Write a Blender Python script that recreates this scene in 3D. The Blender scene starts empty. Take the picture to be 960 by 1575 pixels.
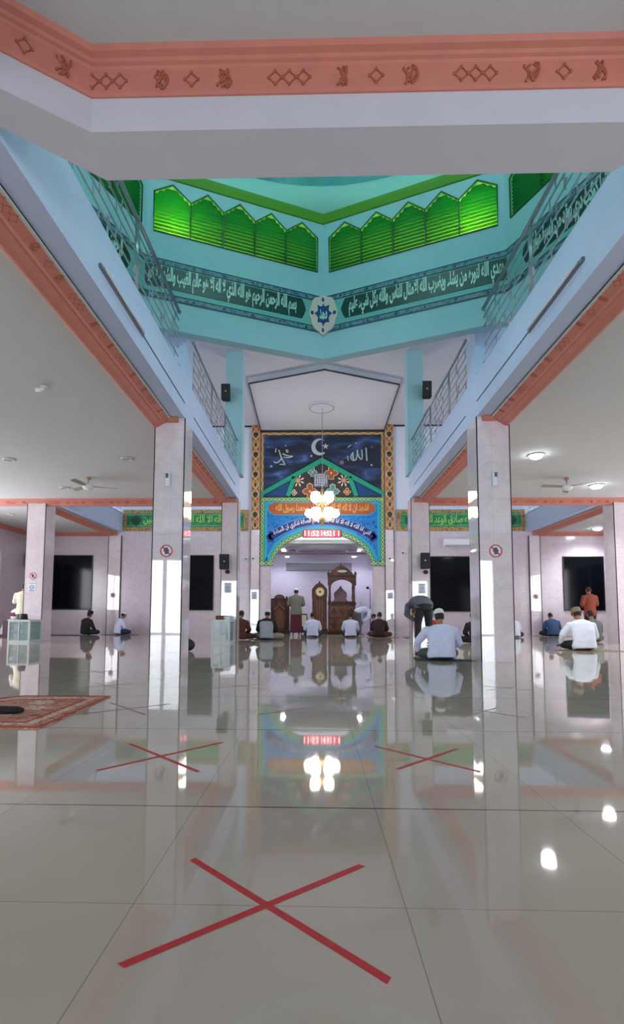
import bpy, bmesh, math, random
from mathutils import Vector, Matrix
random.seed(7)
S = bpy.context.scene
C = S.collection
pi = math.pi

# ------------------------------------------------------------------ camera, world, lights, exposure
cam_d = bpy.data.cameras.new('camera'); cam = bpy.data.objects.new('camera', cam_d); C.objects.link(cam)
S.camera = cam
cam_d.sensor_fit = 'VERTICAL'; cam_d.sensor_height = 24.0
cam_d.lens = 24.0 * 812.483 / 1575.0
cam_d.shift_x = (480 - 466.057) / 1575.0
cam_d.shift_y = (884.740 - 787.5) / 1575.0
cam_d.clip_end = 200
_p, _y, _r = 0.0769, 0.0247, 0.0034
F = Vector((-math.sin(_y)*math.cos(_p), math.cos(_y)*math.cos(_p), math.sin(_p)))
R_ = Vector((math.cos(_y), math.sin(_y), 0)); U_ = R_.cross(F)
R2 = R_*math.cos(_r) + U_*math.sin(_r); U2 = -R_*math.sin(_r) + U_*math.cos(_r)
M = Matrix((R2, U2, -F)).transposed().to_4x4(); M.translation = Vector((0, 0, 0.74))
cam.matrix_world = M

W = bpy.data.worlds.new('world'); S.world = W; W.use_nodes = True
bg = W.node_tree.nodes['Background']; bg.inputs[0].default_value = (0.75, 0.88, 1.0, 1); bg.inputs[1].default_value = 1.0
S.view_settings.view_transform = 'Standard'; S.view_settings.look = 'None'
S.view_settings.gamma = 1.0; S.view_settings.use_curve_mapping = False
S.view_settings.exposure = 0.38
try:
    S.cycles.use_denoising = True
    S.cycles.max_bounces = 10; S.cycles.diffuse_bounces = 5; S.cycles.glossy_bounces = 5
    S.cycles.sample_clamp_indirect = 6.0; S.cycles.caustics_reflective = False; S.cycles.caustics_refractive = False
except Exception: pass

def area(name, loc, rot, sx, sy, L, col=(0.86, 0.93, 1.0)):
    d = bpy.data.lights.new(name, 'AREA'); d.shape = 'RECTANGLE'; d.size = sx; d.size_y = sy
    d.energy = L * pi * sx * sy; d.color = col
    o = bpy.data.objects.new(name, d); o.location = loc; o.rotation_euler = rot; C.objects.link(o)
    return o
DAY = 9.0; DOOR = 8.5
# daylight in the doorways of the entrance wall behind the camera (light faces +y)
for x0, x1 in ((-7.3, -6.15), (-6.0, -4.6), (3.6, 5.3), (5.45, 7.0)):
    area('doorway_daylight', ((x0+x1)/2, -3.55, 1.5), (pi/2, 0, 0), x1-x0, 2.9, DOOR)
# daylight in the side windows (left faces +x, right faces -x)
for yc, k_ in ((-1.0, .15), (4.4, .7), (11.6, 1.2), (14.8, 1.3)):
    area('side_window_daylight', (-11.72, yc, 2.05), (0, -pi/2, 0), 2.1, 2.4, DAY*0.85*k_, (0.95, 0.95, 1.0))
    area('side_window_daylight', (12.32, yc, 2.05), (0, pi/2, 0), 2.1, 2.4, DAY*0.7*k_, (0.95, 0.95, 1.0))
# upper floor windows
for yc in (0.0, 5.0, 10.0, 15.0, 19.0):
    area('upper_window_daylight', (-11.72, yc, 6.6), (0, -pi/2, 0), 1.8, 3.0, DAY*0.6)
    area('upper_window_daylight', (12.32, yc, 6.6), (0, pi/2, 0), 1.8, 3.0, DAY*0.6)
for xc in (-5.5, 0.2, 5.5):
    area('upper_window_daylight', (xc, -3.55, 6.6), (pi/2, 0, 0), 3.4, 1.9, DAY*0.6)

# ------------------------------------------------------------------ materials
def lin(c):
    return tuple((v/12.92 if v <= 0.04045 else ((v+0.055)/1.055)**2.4) for v in [x/255 for x in c])
MATS = {}
def mat(name, col, rough=0.6, metal=0.0, spec=0.5, emit=0.0, ecol=None, noise=0.0, nscale=4.0, alpha=1.0, trans=0.0):
    if name in MATS: return MATS[name]
    m = bpy.data.materials.new(name); m.use_nodes = True; nt = m.node_tree; b = nt.nodes['Principled BSDF']
    c = lin(col)
    b.inputs['Base Color'].default_value = (*c, 1); b.inputs['Roughness'].default_value = rough
    b.inputs['Metallic'].default_value = metal; b.inputs['Specular IOR Level'].default_value = spec
    if emit: b.inputs['Emission Color'].default_value = (*lin(ecol or col), 1); b.inputs['Emission Strength'].default_value = emit
    if trans: b.inputs['Transmission Weight'].default_value = trans
    if alpha < 1: b.inputs['Alpha'].default_value = alpha
    if noise:
        g = nt.nodes.new('ShaderNodeNewGeometry'); n = nt.nodes.new('ShaderNodeTexNoise'); n.inputs['Scale'].default_value = nscale
        n.inputs['Detail'].default_value = 4
        nt.links.new(g.outputs['Position'], n.inputs['Vector'])
        r = nt.nodes.new('ShaderNodeValToRGB'); nt.links.new(n.outputs['Fac'], r.inputs['Fac'])
        r.color_ramp.elements[0].position = 0.3; r.color_ramp.elements[1].position = 0.7
        r.color_ramp.elements[0].color = (*[v*(1-noise) for v in c], 1); r.color_ramp.elements[1].color = (*[min(1, v*(1+noise)) for v in c], 1)
        nt.links.new(r.outputs['Color'], b.inputs['Base Color'])
    MATS[name] = m
    return m
def nd(nt, t, **k):
    n = nt.nodes.new(t)
    for a, v in k.items(): setattr(n, a, v)
    return n
def mth(nt, op, a, b=None):
    n = nd(nt, 'ShaderNodeMath', operation=op)
    for i, v in enumerate((a, b)):
        if v is None: continue
        if hasattr(v, 'links') or hasattr(v, 'is_linked'): nt.links.new(v, n.inputs[i])
        else: n.inputs[i].default_value = v
    return n.outputs[0]

def floor_material():
    m = bpy.data.materials.new('polished_tile'); m.use_nodes = True; nt = m.node_tree; b = nt.nodes['Principled BSDF']
    g = nd(nt, 'ShaderNodeNewGeometry'); s = nd(nt, 'ShaderNodeSeparateXYZ'); nt.links.new(g.outputs['Position'], s.inputs[0])
    def dist(coord, off, per):
        t = mth(nt, 'FRACT', mth(nt, 'DIVIDE', mth(nt, 'SUBTRACT', coord, off - 50*per), per))
        d = mth(nt, 'MINIMUM', t, mth(nt, 'SUBTRACT', 1.0, t))
        return mth(nt, 'MULTIPLY', d, per)
    T = 0.698
    thin = mth(nt, 'LESS_THAN', mth(nt, 'MINIMUM', dist(s.outputs[0], -0.468, T), dist(s.outputs[1], 1.41, T)), 0.0012)
    dark = mth(nt, 'LESS_THAN', dist(s.outputs[1], 1.41+T, 2*T), 0.0042)
    n1 = nd(nt, 'ShaderNodeTexNoise'); n1.inputs['Scale'].default_value = 1.3; n1.inputs['Detail'].default_value = 5
    nt.links.new(g.outputs['Position'], n1.inputs['Vector'])
    r = nd(nt, 'ShaderNodeValToRGB'); nt.links.new(n1.outputs['Fac'], r.inputs['Fac'])
    r.color_ramp.elements[0].position = 0.3; r.color_ramp.elements[1].position = 0.7
    r.color_ramp.elements[0].color = (*lin((180, 170, 156)), 1); r.color_ramp.elements[1].color = (*lin((190, 181, 168)), 1)
    n2 = nd(nt, 'ShaderNodeTexNoise'); n2.inputs['Scale'].default_value = 90; nt.links.new(g.outputs['Position'], n2.inputs['Vector'])
    def mix(f, a, bcol, amt=1.0):
        k = nd(nt, 'ShaderNodeMix', data_type='RGBA'); nt.links.new(f, k.inputs[0]); nt.links.new(a, k.inputs[6]); k.inputs[7].default_value = (*bcol, 1)
        return k.outputs[2]
    c = mix(thin, r.outputs[0], lin((136, 129, 116))); c = mix(dark, c, lin((40, 40, 40)))
    nt.links.new(c, b.inputs['Base Color'])
    b.inputs['Roughness'].default_value = 0.035; b.inputs['IOR'].default_value = 1.55
    n3 = nd(nt, 'ShaderNodeTexNoise'); n3.inputs['Scale'].default_value = 1.6; n3.inputs['Detail'].default_value = 1
    nt.links.new(g.outputs['Position'], n3.inputs['Vector'])
    bp = nd(nt, 'ShaderNodeBump'); bp.inputs['Strength'].default_value = 0.05; bp.inputs['Distance'].default_value = 0.02
    nt.links.new(n3.outputs['Fac'], bp.inputs['Height']); nt.links.new(bp.outputs[0], b.inputs['Normal'])
    return m
def wall_tile(name, c1, c2, joint, rough=0.03, size=0.3, off=0.0):
    m = bpy.data.materials.new(name); m.use_nodes = True; nt = m.node_tree; b = nt.nodes['Principled BSDF']
    g = nd(nt, 'ShaderNodeNewGeometry'); s = nd(nt, 'ShaderNodeSeparateXYZ'); nt.links.new(g.outputs['Position'], s.inputs[0])
    u = mth(nt, 'ADD', mth(nt, 'ADD', s.outputs[0], s.outputs[1]), 60.0 + off)
    def dist(c, per):
        t = mth(nt, 'FRACT', mth(nt, 'DIVIDE', c, per)); return mth(nt, 'MULTIPLY', mth(nt, 'MINIMUM', t, mth(nt, 'SUBTRACT', 1.0, t)), per)
    f = mth(nt, 'LESS_THAN', mth(nt, 'MINIMUM', dist(u, size), dist(mth(nt, 'ADD', s.outputs[2], 60.0), size)), 0.0018)
    n1 = nd(nt, 'ShaderNodeTexNoise'); n1.inputs['Scale'].default_value = 5; n1.inputs['Detail'].default_value = 6; n1.inputs['Distortion'].default_value = 1.2
    nt.links.new(g.outputs['Position'], n1.inputs['Vector'])
    r = nd(nt, 'ShaderNodeValToRGB'); nt.links.new(n1.outputs['Fac'], r.inputs['Fac'])
    r.color_ramp.elements[0].position = 0.3; r.color_ramp.elements[1].position = 0.7
    r.color_ramp.elements[0].color = (*lin(c1), 1); r.color_ramp.elements[1].color = (*lin(c2), 1)
    k = nd(nt, 'ShaderNodeMix', data_type='RGBA'); nt.links.new(f, k.inputs[0]); nt.links.new(r.outputs[0], k.inputs[6]); k.inputs[7].default_value = (*lin(joint), 1)
    nt.links.new(k.outputs[2], b.inputs['Base Color']); b.inputs['Roughness'].default_value = rough
    # every tile sits at a slightly different angle
    n3 = nd(nt, 'ShaderNodeTexNoise'); n3.inputs['Scale'].default_value = 2.2; n3.inputs['Detail'].default_value = 0
    nt.links.new(g.outputs['Position'], n3.inputs['Vector'])
    bp = nd(nt, 'ShaderNodeBump'); bp.inputs['Strength'].default_value = 0.012; bp.inputs['Distance'].default_value = 0.02
    nt.links.new(n3.outputs['Fac'], bp.inputs['Height']); nt.links.new(bp.outputs[0], b.inputs['Normal'])
    return m
def ramp_noise(name, stops, scale=1.0, stretch=(1, 1, 1), detail=5, dist=0.0, rough=0.6):
    m = bpy.data.materials.new(name); m.use_nodes = True; nt = m.node_tree; b = nt.nodes['Principled BSDF']
    g = nd(nt, 'ShaderNodeNewGeometry'); mp = nd(nt, 'ShaderNodeMapping'); mp.inputs['Scale'].default_value = stretch
    nt.links.new(g.outputs['Position'], mp.inputs['Vector'])
    n = nd(nt, 'ShaderNodeTexNoise'); n.inputs['Scale'].default_value = scale; n.inputs['Detail'].default_value = detail; n.inputs['Distortion'].default_value = dist
    nt.links.new(mp.outputs[0], n.inputs['Vector'])
    r = nd(nt, 'ShaderNodeValToRGB'); nt.links.new(n.outputs['Fac'], r.inputs['Fac'])
    e = r.color_ramp.elements
    while len(e) < len(stops): e.new(0.5)
    for q, (p, c) in zip(e, stops): q.position = p; q.color = (*lin(c), 1)
    nt.links.new(r.outputs[0], b.inputs['Base Color']); b.inputs['Roughness'].default_value = rough
    return m

FLOOR = floor_material()
TILE = wall_tile('marble_tile', (214, 201, 208), (226, 214, 222), (192, 180, 187)); TILE.node_tree.nodes['Principled BSDF'].inputs['Specular IOR Level'].default_value = 0.95
WTILE = wall_tile('wall_marble_tile', (196, 182, 192), (208, 196, 204), (182, 169, 178), rough=0.2, off=0.11)
NTILE = wall_tile('niche_tile', (186, 180, 200), (196, 190, 210), (172, 168, 188))
CEIL = mat('ceiling_paint', (196, 198, 198), 0.9, noise=0.02)
HCEIL = mat('high_ceiling_paint', (196, 196, 208), 0.9)
BEAM = mat('beam_paint', (196, 196, 206), 0.85, noise=0.02)
BLUE = mat('pale_blue_paint', (184, 198, 226), 0.6, noise=0.02)
TEAL = mat('turquoise_paint', (160, 198, 210), 0.6, noise=0.02)
PEACH = mat('peach_paint', (194, 120, 104), 0.6, noise=0.05, nscale=8)
PEACHD = mat('peach_ornament', (162, 92, 66), 0.5)
BLACK = mat('black_trim', (32, 28, 32), 0.5)
WHITE = mat('white_paint', (225, 226, 232), 0.6)
UWALL = mat('upper_wall_paint', (206, 212, 232), 0.7)
STEEL = mat('stainless_steel', (150, 162, 168), 0.3, metal=0.55)
DARKGLASS = mat('dark_window_glass', (8, 11, 16), 0.1, spec=0.18)
RED = mat('red_tape', (186, 42, 48), 0.55, noise=0.12, nscale=40)
GREEN = mat('green_paint', (84, 146, 28), 0.6)
GOLD = mat('gold_paint', (190, 150, 80), 0.5)
CREAM = mat('cream_paint', (215, 205, 165), 0.6)
SPK = mat('speaker_black', (22, 22, 24), 0.6)
GRILLE = mat('speaker_grille', (40, 40, 42), 0.8)
SILVER = mat('light_grey_plastic', (205, 208, 210), 0.4)
SKIN = mat('skin', (150, 104, 80), 0.55)
HAIR = mat('black_hair', (20, 17, 16), 0.7)

# ------------------------------------------------------------------ mesh helpers
class MB:
    def __init__(s): s.v = []; s.f = []; s.mi = []; s.cur = 0
    def add(s, vs, fs):
        n = len(s.v); s.v += [tuple(v) for v in vs]; s.f += [tuple(i+n for i in f) for f in fs]; s.mi += [s.cur]*len(fs); return s
    def box(s, x0, x1, y0, y1, z0, z1):
        v = [(x, y, z) for z in (z0, z1) for y in (y0, y1) for x in (x0, x1)]
        return s.add(v, [(0, 2, 3, 1), (4, 5, 7, 6), (0, 1, 5, 4), (2, 6, 7, 3), (0, 4, 6, 2), (1, 3, 7, 5)])
    def prism(s, poly, fn0, fn1):
        """poly: 2D outline; fn0/fn1 map a 2D point to the two end caps"""
        n = len(poly); v = [fn0(*p) for p in poly] + [fn1(*p) for p in poly]
        f = [tuple(range(n))[::-1], tuple(range(n, 2*n))] + [(i, (i+1) % n, n+(i+1) % n, n+i) for i in range(n)]
        return s.add(v, f)
    def pz(s, poly, z0, z1): return s.prism(poly, lambda x, y: (x, y, z0), lambda x, y: (x, y, z1))
    def py(s, poly, y0, y1): return s.prism(poly, lambda x, z: (x, y0, z), lambda x, z: (x, y1, z))
    def px(s, poly, x0, x1): return s.prism(poly, lambda y, z: (x0, y, z), lambda y, z: (x1, y, z))
    def tube(s, pts, r, n=8, closed=False):
        pts = [Vector(p) for p in pts]; rs = r if isinstance(r, (list, tuple)) else [r]*len(pts); base = len(s.v); m = len(pts)
        prev = None; vs = []
        for i, p in enumerate(pts):
            a = pts[(i-1) % m] if (i > 0 or closed) else p; b = pts[(i+1) % m] if (i < m-1 or closed) else p
            t = (b-a).normalized() if (b-a).length > 1e-9 else Vector((0, 0, 1))
            if prev is None:
                u = t.orthogonal().normalized()
            else:
                u = prev - t*prev.dot(t); u = u.normalized() if u.length > 1e-6 else t.orthogonal().normalized()
            prev = u; w = t.cross(u)
            vs += [p + (u*math.cos(2*pi*k/n) + w*math.sin(2*pi*k/n))*rs[i] for k in range(n)]
        fs = []
        for i in range(m if closed else m-1):
            j = (i+1) % m
            fs += [(i*n+k, i*n+(k+1) % n, j*n+(k+1) % n, j*n+k) for k in range(n)]
        if not closed: fs += [tuple(range(n))[::-1], tuple((m-1)*n+k for k in range(n))]
        return s.add(vs, fs)
    def lathe(s, prof, c=(0, 0, 0), n=24, axis='z'):
        vs = []
        for r, h in prof:
            for k in range(n):
                a = 2*pi*k/n; x, y = r*math.cos(a), r*math.sin(a)
                q = (x, y, h) if axis == 'z' else ((x, h, y) if axis == 'y' else (h, x, y))
                vs.append((c[0]+q[0], c[1]+q[1], c[2]+q[2]))
        m = len(prof); fs = [(i*n+k, i*n+(k+1) % n, (i+1)*n+(k+1) % n, (i+1)*n+k) for i in range(m-1) for k in range(n)]
        if prof[0][0] > 1e-5: fs.append(tuple(range(n))[::-1])
        if prof[-1][0] > 1e-5: fs.append(tuple((m-1)*n+k for k in range(n)))
        return s.add(vs, fs)
    def ell(s, c, r, n=16, m=10, rot=None):
        vs = []
        for i in range(m+1):
            t = pi*i/m
            for k in range(n):
                a = 2*pi*k/n; q = Vector((r[0]*math.sin(t)*math.cos(a), r[1]*math.sin(t)*math.sin(a), r[2]*math.cos(t)))
                if rot: q = rot @ q
                vs.append((c[0]+q.x, c[1]+q.y, c[2]+q.z))
        fs = [(i*n+k, (i+1)*n+k, (i+1)*n+(k+1) % n, i*n+(k+1) % n) for i in range(m) for k in range(n)]
        return s.add(vs, fs)
    def loft(s, secs, n=20, side=(1, 0, 0)):
        """secs: (centre, ra, rb); ra along side, rb across; closed ends"""
        side = Vector(side); P = [Vector(q[0]) for q in secs]; vs = []
        for i, (c, ra, rb) in enumerate(secs):
            a = P[max(0, i-1)]; b = P[min(len(P)-1, i+1)]; t = (b-a).normalized()
            u = (side - t*side.dot(t)).normalized(); w = t.cross(u)
            vs += [P[i] + u*ra*math.cos(2*pi*k/n) + w*rb*math.sin(2*pi*k/n) for k in range(n)]
        m = len(secs)
        fs = [(i*n+k, i*n+(k+1) % n, (i+1)*n+(k+1) % n, (i+1)*n+k) for i in range(m-1) for k in range(n)]
        fs += [tuple(range(n))[::-1], tuple((m-1)*n+k for k in range(n))]
        return s.add(vs, fs)
    def sweep(s, path, prof, closed=False):
        """path: 2D plan points (x,y); prof: list of (offset to the left-hand side, z); mitred"""
        m = len(path); vs = []; P = [Vector(p) for p in path]
        for i in range(m):
            d0 = (P[i]-P[i-1]).normalized() if (i > 0 or closed) else None
            d1 = (P[(i+1) % m]-P[i]).normalized() if (i < m-1 or closed) else None
            d0 = d0 or d1; d1 = d1 or d0
            n0 = Vector((-d0.y, d0.x)); n1 = Vector((-d1.y, d1.x)); nn = (n0+n1); nn = nn/ (nn.dot(n0)) if abs(nn.dot(n0)) > 1e-6 else n0
            vs += [(P[i].x+nn.x*o, P[i].y+nn.y*o, z) for o, z in prof]
        k = len(prof); fs = []
        for i in range(m if closed else m-1):
            j = (i+1) % m
            fs += [(i*k+q, i*k+(q+1) % k, j*k+(q+1) % k, j*k+q) for q in range(k)]
        if not closed: fs += [tuple(range(k))[::-1], tuple((m-1)*k+q for q in range(k))]
        return s.add(vs, fs)
    def obj(s, name, m, parent=None, smooth=False, origin=None, fix=True):
        me = bpy.data.meshes.new(name)
        if parent is not None: off = wloc(parent)
        elif origin is not None: off = Vector(origin)
        else:
            xs = [v[0] for v in s.v]; ys = [v[1] for v in s.v]; zs = [v[2] for v in s.v]
            off = Vector(((min(xs)+max(xs))/2, (min(ys)+max(ys))/2, min(zs)))
        me.from_pydata([(v[0]-off.x, v[1]-off.y, v[2]-off.z) for v in s.v], [], s.f)
        ms = m if isinstance(m, (list, tuple)) else [m]
        for q in ms: me.materials.append(q)
        if len(ms) > 1: me.polygons.foreach_set('material_index', s.mi)
        if fix:
            bm = bmesh.new(); bm.from_mesh(me); bmesh.ops.recalc_face_normals(bm, faces=bm.faces); bm.to_mesh(me); bm.free()
        if smooth: me.polygons.foreach_set('use_smooth', [True]*len(me.polygons))
        me.update()
        o = bpy.data.objects.new(name, me); C.objects.link(o)
        if parent is not None: o.parent = parent
        else: o.location = off
        return o
def wloc(o):
    v = Vector((0, 0, 0))
    while o is not None: v += o.location; o = o.parent
    return v
def tag(o, label, cat=None, group=None, kind=None):
    o['label'] = label
    if cat: o['category'] = cat
    if group: o['group'] = group
    if kind: o['kind'] = kind
    return o
def thing(name, label, cat, loc, group=None):
    o = bpy.data.objects.new(name, None); o.empty_display_size = 0.2; o.location = loc; C.objects.link(o)
    return tag(o, label, cat, group)
def struct(name, mb, m, label, smooth=False):
    return tag(mb.obj(name, m, smooth=smooth), label, 'building structure', kind='structure')
def copy_tree(o, parent=None):
    c = o.copy(); C.objects.link(c)
    if parent is not None: c.parent = parent
    for ch in list(o.children): copy_tree(ch, c)
    return c
def bevel(o, w, seg=2):
    b = o.modifiers.new('b', 'BEVEL'); b.width = w; b.segments = seg; b.limit_method = 'ANGLE'
    return o

# ------------------------------------------------------------------ joined Arabic letters
AR = {'ا': ('FE8D', 'FE8E'), 'أ': ('FE83', 'FE84'), 'إ': ('FE87', 'FE88'), 'آ': ('FE81', 'FE82'), 'د': ('FEA9', 'FEAA'), 'ذ': ('FEAB', 'FEAC'), 'ر': ('FEAD', 'FEAE'),
      'ز': ('FEAF', 'FEB0'), 'و': ('FEED', 'FEEE'), 'ة': ('FE93', 'FE94'), 'ى': ('FEEF', 'FEF0'), 'ؤ': ('FE85', 'FE86'), 'ء': ('FE80', 'FE80')}
for ch, base in {'ب': 0xFE8F, 'ت': 0xFE95, 'ث': 0xFE99, 'ج': 0xFE9D, 'ح': 0xFEA1, 'خ': 0xFEA5, 'س': 0xFEB1, 'ش': 0xFEB5, 'ص': 0xFEB9, 'ض': 0xFEBD, 'ط': 0xFEC1,
                 'ظ': 0xFEC5, 'ع': 0xFEC9, 'غ': 0xFECD, 'ف': 0xFED1, 'ق': 0xFED5, 'ك': 0xFED9, 'ل': 0xFEDD, 'م': 0xFEE1, 'ن': 0xFEE5, 'ه': 0xFEE9, 'ي': 0xFEF1, 'ئ': 0xFE89}.items():
    AR[ch] = tuple('%X' % (base+i) for i in range(4))
LA = {'ا': (0xFEFB, 0xFEFC), 'أ': (0xFEF7, 0xFEF8), 'إ': (0xFEF9, 0xFEFA), 'آ': (0xFEF5, 0xFEF6)}
def shape(t):
    for q in 'أإآ': t = t.replace(q, 'ا')
    out = []; i = 0; prevjoin = False
    while i < len(t):
        ch = t[i]
        if ch == 'ل' and i+1 < len(t) and t[i+1] in LA:
            out.append(chr(LA[t[i+1]][1 if prevjoin else 0])); prevjoin = False; i += 2; continue
        if ch not in AR: out.append(ch); prevjoin = False; i += 1; continue
        f = AR[ch]; nxt = i+1 < len(t) and t[i+1] in AR and t[i+1] != 'ء'
        dual = len(f) == 4
        if dual and nxt: k = 3 if prevjoin else 2
        else: k = 1 if prevjoin else 0
        out.append(chr(int(f[k], 16))); prevjoin = dual and nxt; i += 1
    return ''.join(reversed(out))
def text_mb(t, arabic=True, bold=0.012, depth=0.02, res=3):
    c = bpy.data.curves.new('writing', 'FONT'); c.body = shape(t) if arabic else t; c.offset = bold; c.extrude = depth; c.resolution_u = res
    o = bpy.data.objects.new('writing', c); C.objects.link(o); bpy.context.view_layer.update()
    ev = o.evaluated_get(bpy.context.evaluated_depsgraph_get()); me = ev.to_mesh()
    vs = [tuple(v.co) for v in me.vertices]; fs = [tuple(p.vertices) for p in me.polygons]
    ev.to_mesh_clear(); bpy.data.objects.remove(o); bpy.data.curves.remove(c)
    return vs, fs
def writing(t, name, m, parent, mapf, arabic=True, bold=0.012, fit=(0, 1, 0, 1), depth=0.004, res=2):
    """fit u0,u1,v0,v1; mapf(u, v, w) -> xyz, w = height above the surface"""
    vs, fs = text_mb(t, arabic, bold, 0.02, res)
    x0 = min(v[0] for v in vs); x1 = max(v[0] for v in vs); y0 = min(v[1] for v in vs); y1 = max(v[1] for v in vs)
    mb = MB(); mb.add([mapf(fit[0]+(v[0]-x0)/(x1-x0)*(fit[1]-fit[0]), fit[2]+(v[1]-y0)/(y1-y0)*(fit[3]-fit[2]), depth if v[2] > 0 else 0.0) for v in vs], fs)
    return mb.obj(name, m, parent, fix=False)
# ------------------------------------------------------------------ the setting
XL, XR, D1, D2, YW = -2.25, 2.71, 8.76, 14.92, 21.0
XO, XP = -7.83, 8.40
CEX = 0.23
struct('floor', MB().box(-11.8, 12.4, -3.6, 24.5, -0.15, 0), FLOOR, 'polished beige tiled floor with dark joint lines across the prayer hall')

def wall_x(name, xa, xb, y0, y1, z0, z1, ops, m, label):
    """wall slab between xa and xb running along y with openings (ya, yb, za, zb)"""
    mb = MB(); ys = sorted(set([y0, y1] + [o[0] for o in ops] + [o[1] for o in ops]))
    for a, b in zip(ys[:-1], ys[1:]):
        o = [q for q in ops if q[0] <= a+1e-6 and q[1] >= b-1e-6]
        if not o: mb.box(xa, xb, a, b, z0, z1); continue
        z = z0
        for q in sorted(o, key=lambda q: q[2]):
            if q[2] > z: mb.box(xa, xb, a, b, z, q[2])
            z = q[3]
        if z < z1: mb.box(xa, xb, a, b, z, z1)
    return struct(name, mb, m, label)
SW = [-1.0, 4.4, 11.6, 14.8]; UW = [0.0, 5.0, 10.0, 15.0, 19.0]
for nm, xa, xb, lab in (('wall_left', -11.8, -11.65, 'left'), ('wall_right', 12.25, 12.4, 'right')):
    ys = SW + [18.0]
    wall_x(nm, xa, xb, -3.6, 24.5, 0, 4.6, [(y-1.2, y+1.2, 1.0, 3.1) for y in ys], WTILE, lab+' tiled side wall of the ground floor with window openings')
    wall_x(nm+'_upper', xa, xb, -3.6, 24.5, 4.6, 8.48, [(y-1.5, y+1.5, 5.7, 7.5) for y in UW], UWALL, lab+' upper side wall above the gallery')
    wi = 1
    for y in ys:
        fr = MB(); x = (xa+xb)/2
        for a, b, c, d in ((y-1.2, y+1.2, 1.0, 1.06), (y-1.2, y+1.2, 3.04, 3.1), (y-1.2, y-1.14, 1.06, 3.04), (y+1.14, y+1.2, 1.06, 3.04), (y-.03, y+.03, 1.06, 3.04)): fr.box(x-.04, x+.04, a, b, c, d)
        w = struct('window_%d' % ({'left': 0, 'right': 10}[lab]+wi), fr, WHITE, 'white framed window number %s from the entrance in the %s side wall' % (['one', 'two', 'three', 'four', 'five'][wi-1], lab)); wi += 1
    w2 = 1
    for y in UW:
        fr = MB(); x = (xa+xb)/2
        for a, b, c, d in ((y-1.5, y+1.5, 5.7, 5.76), (y-1.5, y+1.5, 7.44, 7.5), (y-1.5, y-1.44, 5.76, 7.44), (y+1.44, y+1.5, 5.76, 7.44), (y-.53, y-.47, 5.76, 7.44), (y+.47, y+.53, 5.76, 7.44)): fr.box(x-.04, x+.04, a, b, c, d)
        struct('window_%d' % ({'left': 20, 'right': 30}[lab]+w2), fr, WHITE, 'upper window %s from the entrance in the %s gallery wall' % (['one', 'two', 'three', 'four', 'five'][w2-1], lab)); w2 += 1
for y, x, nm in ((18.0, -11.725, 'window_5'), (18.0, 12.325, 'window_15')):
    w_ = bpy.data.objects[nm]; MB().box(x-.01, x+.01, y-1.14, y+1.14, 1.06, 3.04).obj('pane', DARKGLASS, w_)
# back wall (entrance side)
mb = MB(); xs = [-11.8, -7.3, -6.15, -6.0, -4.6, 3.6, 5.3, 5.45, 7.0, 12.4]
for i, (a, b) in enumerate(zip(xs[:-1], xs[1:])):
    if i in (1, 3, 5, 7): mb.box(a, b, -3.6, -3.5, 2.95, 4.6)
    else: mb.box(a, b, -3.6, -3.5, 0, 4.6)
struct('wall_back', mb, WTILE, 'tiled entrance wall behind the viewer with open doorways')
mb = MB(); xs = [-11.8, -7.2, -3.8, -1.5, 1.9, 3.8, 7.2, 12.4]
for i, (a, b) in enumerate(zip(xs[:-1], xs[1:])):
    if i in (1, 3, 5): mb.box(a, b, -3.6, -3.5, 4.6, 5.65); mb.box(a, b, -3.6, -3.5, 7.55, 8.48)
    else: mb.box(a, b, -3.6, -3.5, 4.6, 8.48)
struct('wall_back_upper', mb, UWALL, 'upper entrance wall behind the viewer with three windows')

# near gallery: ceiling, beam with cut corners
near_in = [(-2.25, 3.31), (-1.63, 3.82), (2.24, 3.82), (2.71, 3.33)]
near_out = [(2.71, 2.9), (2.12, 3.41), (-1.58, 3.41), (-2.25, 2.94)]
struct('ceiling', MB().pz([(-2.25, -3.5), (2.71, -3.5)] + near_in[::-1], 4.62, 4.83), CEIL, 'plain white ceiling under the near gallery')
struct('wall_near_beam', MB().pz(near_in + near_out, 4.11, 4.62), BEAM, 'white beam with cut corners across the near edge of the opening')

def diamonds(mb, place, u0, u1, hh, n0=0, r=0.006, period=1.28):
    """moulded ornament: chains of diamonds and leafy scribbles. place(u, v) -> point"""
    def dia(u, w):
        q = [(u-w, 0.5), (u, 0.5+w/hh*0.95), (u+w, 0.5), (u, 0.5-w/hh*0.95)]
        mb.tube([place(*p) for p in q], r, 5, closed=True)
        for p in q: mb.ell(place(*p), (r*1.9,)*3, 6, 4)
    def leaf(u, seed):
        rn = random.Random(seed)
        for k in range(5):
            a = rn.uniform(-1, 1)*0.035; s = rn.uniform(0.5, 1)*0.05
            pts = [place(u+a+s*math.sin(t*0.9+k)*0.6, 0.5+(t-3)*0.11+0.05*math.cos(t+k)) for t in range(7)]
            mb.tube(pts, r*1.25, 5)
    u = u0; k = n0
    while u < u1-0.1:
        seq = [('l', .2), ('d', .43), ('l', .65), ('c', .93)]
        for t, o in seq:
            if u+o+0.15 > u1: continue
            if t == 'c':
                for j in (-1, 0, 1): dia(u+o+j*0.098+0.1, 0.045)
            elif t == 'd': dia(u+o, 0.045)
            else: leaf(u+o, k); k += 1
        u += period
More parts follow.
